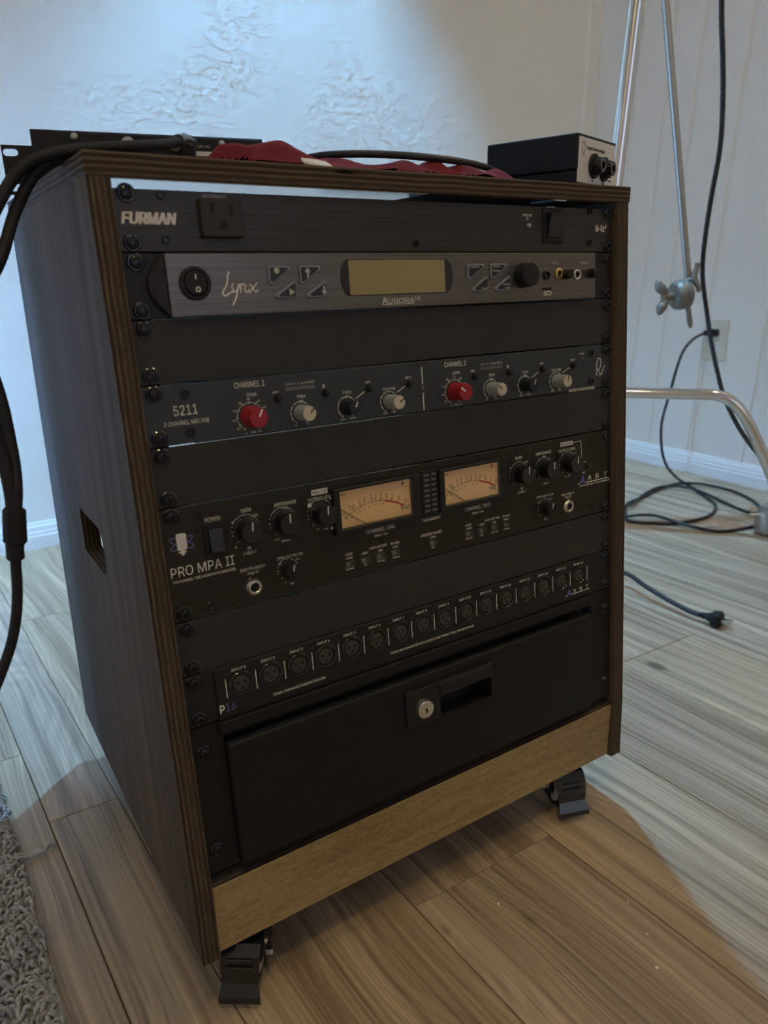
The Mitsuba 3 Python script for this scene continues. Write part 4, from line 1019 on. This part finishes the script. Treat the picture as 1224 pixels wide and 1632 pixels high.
part(yc, 'cord', tube([(-0.186, 0.070, 0.6965), (-0.205, 0.060, 0.6963), (-0.245, 0.056, 0.6965), (-0.270, 0.057, 0.690), (-0.286, 0.057, 0.672), (-0.298, 0.055, 0.650), (-0.309, 0.045, 0.628), (-0.330, 0.030, 0.595), (-0.336, 0.012, 0.560), (-0.3335, 0.006, 0.520), (-0.332, 0.003, 0.490), (-0.3330, -0.001, 0.462)], 0.0041, 12), 'm_cord_matte')
part(yc, 'sleeve', cat([tube([(-0.3315, 0.0, 0.467), (-0.3318, 0.0, 0.4655), (-0.3345, 0.0, 0.444), (-0.3350, 0, 0.4425)], [0.0064, 0.0074, 0.0076, 0.0060], 24, False), tube([(-0.3350, 0, 0.444), (-0.3362, 0, 0.432), (-0.3363, 0, 0.431)], [0.0058, 0.0058, 0.0048], 20, False)]), 'm_rubber')
part(yc, 'tail', tube([(-0.3362, 0, 0.433), (-0.3380, 0.0, 0.415), (-0.3410, 0, 0.396), (-0.3480, 0.0, 0.372), (-0.360, -0.002, 0.348), (-0.378, -0.004, 0.315), (-0.400, -0.006, 0.26), (-0.415, -0.006, 0.16), (-0.42, -0.004, 0.06), (-0.43, 0.0, 0.022), (-0.47, -0.04, 0.0215), (-0.55, -0.08, 0.0215)], 0.0036, 12), 'm_cord_matte')

# crumpled red cloth
def cloth(outline, peaks, seed, hmax):
    poly = Polygon(outline).buffer(0.004).buffer(-0.002)
    x0, y0, x1, y1 = poly.bounds
    h = 0.0022
    xs, ys = np.arange(x0, x1 + h, h), np.arange(y0, y1 + h, h)
    X, Y = np.meshgrid(xs, ys, indexing='ij')
    wob = (meshkit.fbm(np.stack([X * 26, Y * 26, X * 0 + seed], -1), 2) - 0.5) * 0.014
    d = shapely.distance(shapely.points(X, Y), poly.exterior)
    inside = shapely.contains_xy(poly, X, Y)
    d = np.where(inside, d, -d) + wob
    Z = np.zeros_like(X)
    for (px, py, sx, sy, ang, hh) in peaks:
        ca, sa_ = math.cos(ang), math.sin(ang)
        a = ((X - px) * ca + (Y - py) * sa_) / sx
        b = (-(X - px) * sa_ + (Y - py) * ca) / sy
        Z = np.maximum(Z, hh * np.exp(-a * a - b * b))
    fold = meshkit.noise(np.stack([X * 34 + Y * 14, Y * 22 - X * 9, X * 0 + seed + 5], -1))
    fold2 = meshkit.noise(np.stack([X * 70 - Y * 30, Y * 60, X * 0 + seed + 9], -1))
    Z = Z + 0.0062 * fold ** 1.5 + 0.0026 * fold2 + 0.0015 + 0.0006 * meshkit.noise(np.stack([X * 500, Y * 500, X * 0], -1))
    Z = np.minimum(Z, hmax) * np.clip(d / 0.010, 0, 1) ** 0.6
    ok = d > 0
    idx = -np.ones(X.shape, int)
    idx[ok] = np.arange(ok.sum())
    top = np.c_[X[ok], Y[ok], ZT + 0.0004 + Z[ok]]
    bot = np.c_[X[ok], Y[ok], np.full(ok.sum(), ZT + 0.0003)]
    a, b, c_, d_ = idx[:-1, :-1], idx[1:, :-1], idx[1:, 1:], idx[:-1, 1:]
    g = (a >= 0) & (b >= 0) & (c_ >= 0) & (d_ >= 0)
    q = np.c_[a[g], b[g], c_[g], d_[g]]
    f = np.vstack([q[:, [0, 1, 2]], q[:, [0, 2, 3]]])
    return trimesh.Trimesh(np.vstack([top, bot]), np.vstack([f, f[:, ::-1] + len(top)]), process=False)


solo('red_cloth', cloth([(-0.170, 0.022), (-0.135, 0.006), (-0.08, 0.008), (-0.03, 0.004), (0.03, 0.006), (0.085, 0.004), (0.122, 0.012), (0.142, 0.030), (0.135, 0.075), (0.10, 0.125), (0.04, 0.14), (-0.04, 0.13), (-0.10, 0.10), (-0.150, 0.06)],
     [(-0.105, 0.030, 0.040, 0.018, 0.25, 0.0135), (-0.060, 0.040, 0.030, 0.012, -0.5, 0.008), (0.000, 0.020, 0.020, 0.012, 0.3, 0.0065), (0.040, 0.026, 0.014, 0.018, 0.2, 0.011), (0.062, 0.020, 0.016, 0.010, -0.6, 0.008), (0.108, 0.022, 0.014, 0.010, 0.2, 0.007), (0.066, 0.110, 0.018, 0.020, 0.2, 0.022), (-0.140, 0.03, 0.02, 0.016, 0, 0.010)], 3, 0.026), 'm_cloth',
     'crumpled red towel on the cabinet top along its front edge', 'towel', smooth=True)
lp_ = [(0.050 + 0.098 * math.cos(t), 0.088 + 0.070 * math.sin(t), 0.7078 - 0.004 * math.cos(t - 0.3) + 0.002 * math.sin(t)) for t in np.linspace(0, 2 * math.pi, 40)]
lp2 = [(0.052 + 0.094 * math.cos(t), 0.090 + 0.066 * math.sin(t), 0.7185 - 0.006 * math.cos(t - 0.3)) for t in np.linspace(0, 1.9 * math.pi, 40)]
solo('cable_coil', tube(lp_, 0.0030, 10, per=2), 'm_cord', 'thin black cable coiled in a ring on the red towel', 'cable')
tagm = bevel_box(-0.0125, 0.0125, -0.009, 0.012, 0, 0.0030, 0.0012)
solo('white_card', place(tagm, (-0.084, 0.0085, ZT + 0.0018), (0.985, -0.10, -0.14), (0.12, 0.98, 0.35)), 'm_white_plastic', 'small white card showing from under the red towel at the front edge', 'card')

# direct box
A0, AX, AY = np.array([0.1885, -0.0005, ZT]), np.array([0.950, 0.312, 0]), np.array([-0.4445, 0.896, 0])
AX /= np.linalg.norm(AX)
AY = np.array([-AX[1], AX[0], 0])
WB, DB, HB = 0.0875, 0.0985, 0.0442
db = thing('direct_box', 'small black box with white front plate and two black jacks on the cabinet top', 'direct box')


def dbl(m):
    return place(m, A0, AX, AY)


part(db, 'lower_shell', dbl(bevel_box(0.0015, WB - 0.0015, 0.0012, DB, 0.0, 0.0125, 0.0006)), 'm_dibody', smooth=False)
part(db, 'upper_shell', dbl(bevel_box(0.0, WB, 0.0, DB, 0.0132, HB, 0.0007)), 'm_dibody', smooth=False)
part(db, 'face_plate', dbl(bevel_box(0.0016, WB - 0.0016, -0.0008, 0.0006, 0.0020, HB - 0.0028, 0.0003)), 'm_diface', smooth=False, label='white front plate')
for y_, z_ in ((0.030, 0.030), (0.030, 0.019), (0.078, 0.019)):
    part(db, 'screw', dbl(place(lathe([(0, 0), (0.0018, 0), (0.0014, 0.0008), (0, 0.0009)], 14), (0.0, y_, z_), (0, 1, 0), z=(-1, 0, 0))), 'm_screw')


def jack(x, z):
    m1 = lathe([(0, 0), (0.0092, 0), (0.0092, 0.0055), (0.0084, 0.0068), (0, 0.0068)], 6)
    m2 = lathe([(0.0034, 0.0068), (0.0068, 0.0068), (0.0066, 0.0105), (0.0034, 0.0105), (0.0034, 0.0068)], 24)
    m0 = lathe([(0, 0), (0.0112, 0), (0.0112, 0.002), (0.0105, 0.0026), (0, 0.0026)], 30)
    q = dict(origin=(x, -0.0008, z), x=(1, 0, 0), z=(0, -1, 0))
    jk = part(db, 'jack', dbl(place(cat([m0, m1]), **q)), 'm_rubber', smooth=False)
    part(jk, 'collar', dbl(place(m2, **q)), 'm_gloss')
    part(jk, 'socket', dbl(place(lathe([(0, 0.0066), (0.0035, 0.0066), (0.0035, 0.0072), (0, 0.0072)], 16), **q)), 'm_hole')


jack(0.0345, 0.0185)
jack(0.0590, 0.0175)
dl = [place(meshkit.text_mesh('Rupert Neve Designs', 0.0030, 0.0002), (0.0185, -0.0009, 0.0318), (1, 0, 0), (0, 0, 1)), place(meshkit.text_mesh('IN', 0.0016, 0.0002), (0.0328, -0.0009, 0.0042), (1, 0, 0), (0, 0, 1)), place(meshkit.text_mesh('THRU', 0.0016, 0.0002), (0.056, -0.0009, 0.0036), (1, 0, 0), (0, 0, 1)), place(meshkit.text_mesh('-20dB', 0.0016, 0.0002), (0.0705, -0.0009, 0.0072), (1, 0, 0), (0, 0, 1))]
part(db, 'lettering', dbl(cat(dl)), 'm_print_black', smooth=False)
sg = cat([stroke(curve([(0.0072, -0.0255), (0.0078, -0.033), (0.010, -0.0375), (0.0132, -0.036), (0.0135, -0.0305), (0.0105, -0.0288)], 6), 0.0005, 0, 0.0002), stroke(curve([(0.0105, -0.0288), (0.0125, -0.0262), (0.0138, -0.0262)], 6), 0.0005, 0, 0.0002)])
part(db, 'signature', dbl(place(sg, (0, -0.0009, 0), (1, 0, 0), (0, 0, 1))), 'm_print_black', smooth=False)

# ------------------------------------------------------------------ light stand at the right
st = thing('light_stand', 'chrome light stand with a bent tube leg behind the rack cabinet', 'light stand')
pb, pt = np.array([0.9650, 0.6770, 0.02]), np.array([1.0150, 0.6335, 1.30])
dvec = (pt - pb) / (pt - pb)[2]
part(st, 'column', rod(pb + dvec * 0.30, pb + dvec * 2.2, 0.0172, 28), 'm_chrome', smooth=40)
hub = pb + dvec * 0.30
part(st, 'hub', place(lathe([(0, 0), (0.026, 0), (0.028, 0.006), (0.028, 0.085), (0.022, 0.092), (0, 0.092)], 28), hub + [0, 0, -0.01], (1, 0, 0), (0, 1, 0)), 'm_dullsteel')


def stand_leg(d, z):
    d = np.array([*d, 0.0])
    d /= np.linalg.norm(d)
    b = np.array([hub[0], hub[1], z])
    g = 0.033
    pts = [b + d * 0.02, b + d * 0.12, b + d * (0.20 + g), b + d * (0.248 + g) + [0, 0, -0.002], b + d * (0.280 + g) + [0, 0, -0.016], b + d * (0.317 + g) + [0, 0, -0.060], b + d * (0.373 + g) + [0, 0, -0.164], b + d * (0.420 + g) + [0, 0, -0.252], [*(b + d * (0.464 + g))[:2], 0.010]]
    part(st, 'leg', tube(pts, 0.0128, 16), 'm_chrome', smooth=40)
    part(st, 'foot_cap', tube([np.array(pts[-1]) + (np.array(pts[-2]) - pts[-1]) * 0.18, pts[-1]], [0.0150, 0.0150], 16, False), 'm_rubber')


stand_leg((0.651, -0.759), 0.342)
stand_leg((-0.983, -0.185), 0.360)
stand_leg((0.332, 0.943), 0.378)

ga = thing('grip_arm', 'thin steel rod with a knobbed clamp head hanging beside the light stand', 'clamp arm')
a0, a1 = np.array([1.1265, 0.541, 0.605]), np.array([1.014, 0.574, 1.121])
gd = (a1 - a0) / np.linalg.norm(a1 - a0)
part(ga, 'rod', rod(a0 - gd * 0.012, a1 + gd * 0.5, 0.0080, 18), 'm_dullsteel', smooth=40)
view = np.array([1.122, 0.549, 0.553]) - CAM
view /= np.linalg.norm(view)
rt = np.cross(view, [0, 0, 1])
rt /= np.linalg.norm(rt)
upv = np.cross(rt, view)
hc = np.array([1.122, 0.549, 0.560])
ax = -rt * 0.80 - view * 0.55 - upv * 0.12      # clamp axis: towards the camera and left
ax /= np.linalg.norm(ax)
hd = part(ga, 'clamp_head', cat([place(lathe([(0, -0.016), (0.024, -0.016), (0.032, -0.013), (0.033, -0.004), (0.030, -0.001), (0.030, 0.001), (0.033, 0.004), (0.032, 0.012), (0.026, 0.019), (0, 0.019)], 36), hc, np.cross(ax, [0, 0, 1]), z=ax), place(bevel_box(-0.014, 0.014, -0.014, 0.014, -0.036, 0.0, 0.004), hc + gd * 0.026, rt, view)]), 'm_castmetal', smooth=35)
part(ga, 'shaft', rod(hc + ax * 0.015, hc + ax * 0.046, 0.0085, 20), 'm_castmetal')
e1 = np.cross(ax, view)
e1 /= np.linalg.norm(e1)
for sgn in (-1, 1):
    w_ = [hc + ax * 0.040 + e1 * sgn * 0.006, hc + ax * 0.046 + e1 * sgn * 0.016, hc + ax * 0.053 + e1 * sgn * 0.026, hc + ax * 0.052 + e1 * sgn * 0.034]
    part(ga, 'wing', tube(w_, np.r_[np.linspace(0.0085, 0.0115, 13), np.linspace(0.0118, 0.0075, 12)], 14), 'm_castmetal', smooth=50)
part(ga, 'pin', cat([rod(hc - gd * 0.020 + rt * 0.012, hc - gd * 0.070 + rt * 0.014, 0.0058, 16), rod(hc - gd * 0.068 + rt * 0.014, hc - gd * 0.075 + rt * 0.0142, 0.0034, 14)]), 'm_castmetal')
tq = hc + gd * 0.036 + rt * 0.030
part(ga, 'tee_handle', cat([rod(hc + gd * 0.028 + rt * 0.010, tq, 0.006, 14), tube([tq + upv * 0.032 + rt * 0.004, tq + upv * 0.012 + rt * 0.001, tq, tq - upv * 0.014 + rt * 0.008, tq - upv * 0.030 + rt * 0.011], np.r_[np.linspace(0.0052, 0.0075, 16), np.linspace(0.0075, 0.0048, 17)], 14)]), 'm_castmetal', smooth=50)

solo('hanging_cable', tube([(1.075, 0.50, 1.42), (1.100, 0.512, 1.25), (1.118, 0.521, 1.122), (1.148, 0.524, 1.017), (1.177, 0.529, 0.868), (1.182, 0.539, 0.782), (1.212, 0.566, 0.654), (1.250, 0.585, 0.584), (1.278, 0.584, 0.511), (1.283, 0.570, 0.452), (1.290, 0.542, 0.363), (1.296, 0.518, 0.304), (1.312, 0.462, 0.217), (1.327, 0.407, 0.151), (1.365, 0.40, 0.075), (1.42, 0.39, 0.022), (1.48, 0.36, 0.0056), (1.57, 0.30, 0.0056)], 0.0054, 12), 'm_cord',
     'thick black cable hanging down past the wall outlet beside the light stand', 'cable')

# foot of another stand at the edge of the picture
sf = thing('stand_foot', 'grey metal stand foot with a lever on the floor by the coiled cord', 'stand foot')
fo = np.array([1.312, 0.372, 0.0])
part(sf, 'pad', place(lathe([(0, 0), (0.030, 0), (0.036, 0.006), (0.038, 0.020), (0.036, 0.044), (0.030, 0.050), (0, 0.052)], 32), fo, (1, 0, 0), (0, 1, 0)), 'm_dullsteel')
part(sf, 'bracket', place(cat([bevel_box(-0.026, 0.034, -0.020, 0.020, 0.046, 0.074, 0.004), bevel_box(-0.004, 0.030, -0.014, 0.014, 0.070, 0.105, 0.004)]), fo, (1, -0.3, 0), (0.3, 1, 0)), 'm_dullsteel')
part(sf, 'lever', rod(fo + [-0.012, 0.0, 0.050], fo + [-0.046, 0.030, 0.048], 0.0045), 'm_silver')

# wall outlet with a plug
ol = thing('wall_outlet', 'ivory wall outlet plate on the white board wall', 'wall outlet')


def wl(m):                       # local x to the right along the wall (towards -y), y up, z out of the wall
    return place(m, (XR, 0.809, 0.413), (0, -1, 0.03), (0, 0.03, 1))


part(ol, 'plate', wl(soft_slab(rrect(-0.0385, 0.0385, -0.0590, 0.0590, 0.003), 0, 0.0055, 0.002)), 'm_ivory')
for z_ in (0.0205, -0.0205):
    rk = part(ol, 'receptacle', wl(soft_slab(Point(0, z_).buffer(0.0172).intersection(sbox(-0.02, z_ - 0.0145, 0.02, z_ + 0.0145)), 0.004, 0.0072, 0.0006)), 'm_white_plastic', smooth=False)
    part(rk, 'slot', wl(cat([extrude(sbox(-0.0072, z_ + 0.0002, -0.0052, z_ + 0.0082), 0.0068, 0.0074), extrude(sbox(0.0052, z_ + 0.0002, 0.0070, z_ + 0.0072), 0.0068, 0.0074), extrude(Point(0, z_ - 0.0062).buffer(0.0024), 0.0068, 0.0074)])), 'm_hole', smooth=False)
part(ol, 'screw', wl(place(lathe([(0, 0), (0.003, 0), (0.002, 0.001), (0, 0.0012)], 14), (0, 0, 0.005), (1, 0, 0), (0, 1, 0))), 'm_silver')

wc = thing('wall_cord', 'thin black power cord plugged into the wall outlet and looping over the floor', 'power cord')
part(wc, 'plug', wl(cat([soft_slab(rrect(-0.0135, 0.0135, 0.0095, 0.0315, 0.006), 0.0074, 0.022, 0.003), soft_slab(rrect(-0.026, 0.004, 0.0130, 0.0285, 0.005), 0.014, 0.031, 0.003)])), 'm_rubber')
zc = 0.0042
part(wc, 'cord', tube([(1.645, 0.830, 0.433), (1.622, 0.838, 0.425), (1.575, 0.848, 0.386), (1.530, 0.848, 0.268), (1.502, 0.846, 0.184), (1.496, 0.838, 0.125), (1.510, 0.826, 0.056), (1.536, 0.797, 0.010), (1.500, 0.715, zc), (1.470, 0.676, zc), (1.420, 0.598, zc), (1.381, 0.563, zc), (1.305, 0.531, zc), (1.235, 0.532, zc), (1.174, 0.548, zc), (1.137, 0.582, zc), (1.105, 0.625, zc), (1.143, 0.664, zc), (1.208, 0.718, zc), (1.312, 0.742, zc), (1.430, 0.765, zc + 0.002), (1.514, 0.742, zc + 0.006), (1.563, 0.672, zc), (1.545, 0.590, zc), (1.500, 0.520, zc), (1.450, 0.478, zc), (1.416, 0.475, zc), (1.437, 0.567, zc), (1.466, 0.695, 0.0115), (1.446, 0.748, 0.0115), (1.392, 0.762, 0.0105), (1.290, 0.735, 0.009), (1.205, 0.700, 0.011), (1.148, 0.690, 0.010), (1.120, 0.672, zc), (1.130, 0.640, 0.009), (1.169, 0.610, 0.012), (1.176, 0.560, 0.0120), (1.186, 0.500, 0.008), (1.220, 0.443, zc), (1.330, 0.415, zc), (1.45, 0.32, zc)], 0.0040, 10), 'm_cord')

# loose power cord with a three-pin plug, right of the cabinet
pc = thing('power_cord', 'loose black power cord ending in a three-pin plug on the floor beside the rack cabinet', 'power cord')
tip = np.array([0.770, 0.140, 0.0175])
part(pc, 'cord', tube([(0.55, 0.62, 0.010), (0.66, 0.52, 0.030), (0.772, 0.366, 0.030), (0.766, 0.318, 0.026), (0.760, 0.262, 0.019), (0.757, 0.210, 0.014), (0.758, 0.178, 0.0135)], 0.0046, 12), 'm_cord')
pdir = np.array([0.26, -0.92, 0.02])
pdir /= np.linalg.norm(pdir)


def pl(m):
    return place(m, np.array([0.7585, 0.176, 0.0140]), pdir, np.cross([0, 0, 1], pdir))


part(pc, 'plug', pl(cat([tube([(0, 0, 0), (0.008, 0, 0), (0.013, 0, 0), (0.020, 0, 0.0)], [0.0052, 0.0058, 0.0075, 0.0100], 18, False), hull(np.vstack([np.array(bevel_box(0.018, 0.024, -0.0115, 0.0115, -0.0120, 0.0115, 0.003).vertices), np.array(bevel_box(0.024, 0.0375, -0.0135, 0.0135, -0.0135, 0.0125, 0.004).vertices)]))])), 'm_rubber', smooth=40)
part(pc, 'blade', pl(bevel_box(0.0375, 0.0535, -0.0072, -0.0057, -0.0035, 0.0030, 0.0004)), 'm_silver', smooth=False, label='steel blade')
part(pc, 'blade', pl(bevel_box(0.0375, 0.0535, 0.0057, 0.0072, -0.0035, 0.0030, 0.0004)), 'm_silver', smooth=False, label='steel blade')
part(pc, 'ground_pin', pl(tube([(0.0375, 0, -0.008), (0.054, 0, -0.008), (0.057, 0, -0.008)], [0.0023, 0.0023, 0.0012], 12, False)), 'm_silver')

# ------------------------------------------------------------------ rug
rg = thing('rug', 'grey looped shag rug at the lower left edge of the picture', 'rug')
RX = lambda y: -0.3655 - 0.035 * (y - 0.2)
y0, y1, x0 = -0.85, 0.52, -0.95
part(rg, 'backing', extrude(Polygon([(x0, y0), (RX(y0) - 0.003, y0), (RX(y1) - 0.003, y1), (-0.485, y1), (-0.485, 0.22), (x0, 0.22)]), 0.0003, 0.004), 'm_rug', smooth=False)


def loops(cx, cy, scale_z):
    n = len(cx)
    th = rng.uniform(0, 2 * math.pi, n)
    rad = rng.uniform(0.0028, 0.0046, n)
    hz = rng.uniform(0.006, 0.0105, n) * scale_z
    lean = rng.normal(0, 0.0020, (n, 2))
    tt = np.linspace(0.0, math.pi, 6)
    P = np.zeros((n, 6, 3))
    ext = np.cos(tt)[None, :] * rad[:, None]
    P[:, :, 0] = cx[:, None] + np.cos(th)[:, None] * ext + lean[:, :1] * np.sin(tt)[None]
    P[:, :, 1] = cy[:, None] + np.sin(th)[:, None] * ext + lean[:, 1:] * np.sin(tt)[None]
    P[:, :, 2] = 0.003 + np.sin(tt)[None, :] * hz[:, None]
    side = np.stack([-np.sin(th), np.cos(th), np.zeros(n)], 1)[:, None, :]
    tang = np.gradient(P, axis=1)
    tang /= np.linalg.norm(tang, axis=2, keepdims=True) + 1e-9
    nor = np.cross(tang, np.broadcast_to(side, tang.shape))
    nor /= np.linalg.norm(nor, axis=2, keepdims=True) + 1e-9
    r = 0.0019
    k = 5
    ang = np.arange(k) * 2 * math.pi / k
    V = P[:, :, None, :] + r * (np.cos(ang)[None, None, :, None] * side[:, :, None, :] + np.sin(ang)[None, None, :, None] * nor[:, :, None, :])
    V = V.reshape(-1, 3)
    i = np.arange(k)
    j = (i + 1) % k
    f = np.vstack([np.vstack([np.c_[s * k + i, s * k + j, (s + 1) * k + j], np.c_[s * k + i, (s + 1) * k + j, (s + 1) * k + i]]) for s in range(5)])
    Fs = (f[None] + (np.arange(n) * 6 * k)[:, None, None]).reshape(-1, 3)
    return trimesh.Trimesh(V, Fs, process=False)


step = 0.0058
gx, gy = np.meshgrid(np.arange(x0, -0.30, step), np.arange(y0, y1, step))
gx, gy = (gx + rng.uniform(-0.0025, 0.0025, gx.shape)).ravel(), (gy + rng.uniform(-0.0025, 0.0025, gy.shape)).ravel()
edge = RX(gy) - 0.003 + 0.0035 * (meshkit.noise(np.stack([gy * 40, gy * 0, gy * 0], -1)) - 0.5)
ok = (gx < edge) & ((gx > -0.483) | (gy < 0.218))
near = ok & (gx > -0.60) & (gy > -0.30)
far = ok & ~near
far &= (rng.random(len(gx)) < 0.6)
keep = near | far
part(rg, 'pile', loops(gx[keep], gy[keep], 1.0), 'm_rug', smooth=True, kind='stuff', label='grey yarn loops')
yarn = [(-0.372, 0.2415, 0.009), (-0.366, 0.2385, 0.0075), (-0.360, 0.2395, 0.005), (-0.355, 0.2415, 0.004), (-0.350, 0.2400, 0.005), (-0.345, 0.2405, 0.004), (-0.340, 0.2435, 0.0045), (-0.336, 0.2430, 0.0035), (-0.3315, 0.2455, 0.003)]
part(rg, 'loose_yarn', cat([tube(yarn, 0.0016, 8), tube([(x + 0.001, y + 0.003 * math.sin(i * 2.1), z + 0.001) for i, (x, y, z) in enumerate(yarn)], 0.0014, 8), tube([(x, y - 0.002 + 0.0024 * math.cos(i * 2.7), z) for i, (x, y, z) in enumerate(yarn[:-2])], 0.0013, 8)]), 'm_rug', smooth=True, label='loose strand of yarn lying on the floor')

# crumbs on the floor
for j, (x, y, r, lab) in enumerate(((0.032, -0.098, 0.0014, 'pale crumb on the floor nearest the kick board of the cabinet'), (0.105, -0.234, 0.0017, 'largest pale crumb on the floor in front of the cabinet'), (0.128, -0.205, 0.0009, 'tiny pale crumb on the floor between two others'), (0.142, -0.170, 0.0009, 'tiny pale crumb on the floor below the right caster'))):
    m = trimesh.creation.icosphere(2, r)
    v = np.array(m.vertices)
    m.vertices = v * (0.8 + 0.5 * meshkit.noise(v * 900 + j, j)[:, None]) * [1.2, 1, 0.7] + [x, y, r * 0.6]
    solo('crumb', m, 'm_crumb', lab, 'crumb', smooth=True, group='crumbs on the floor')
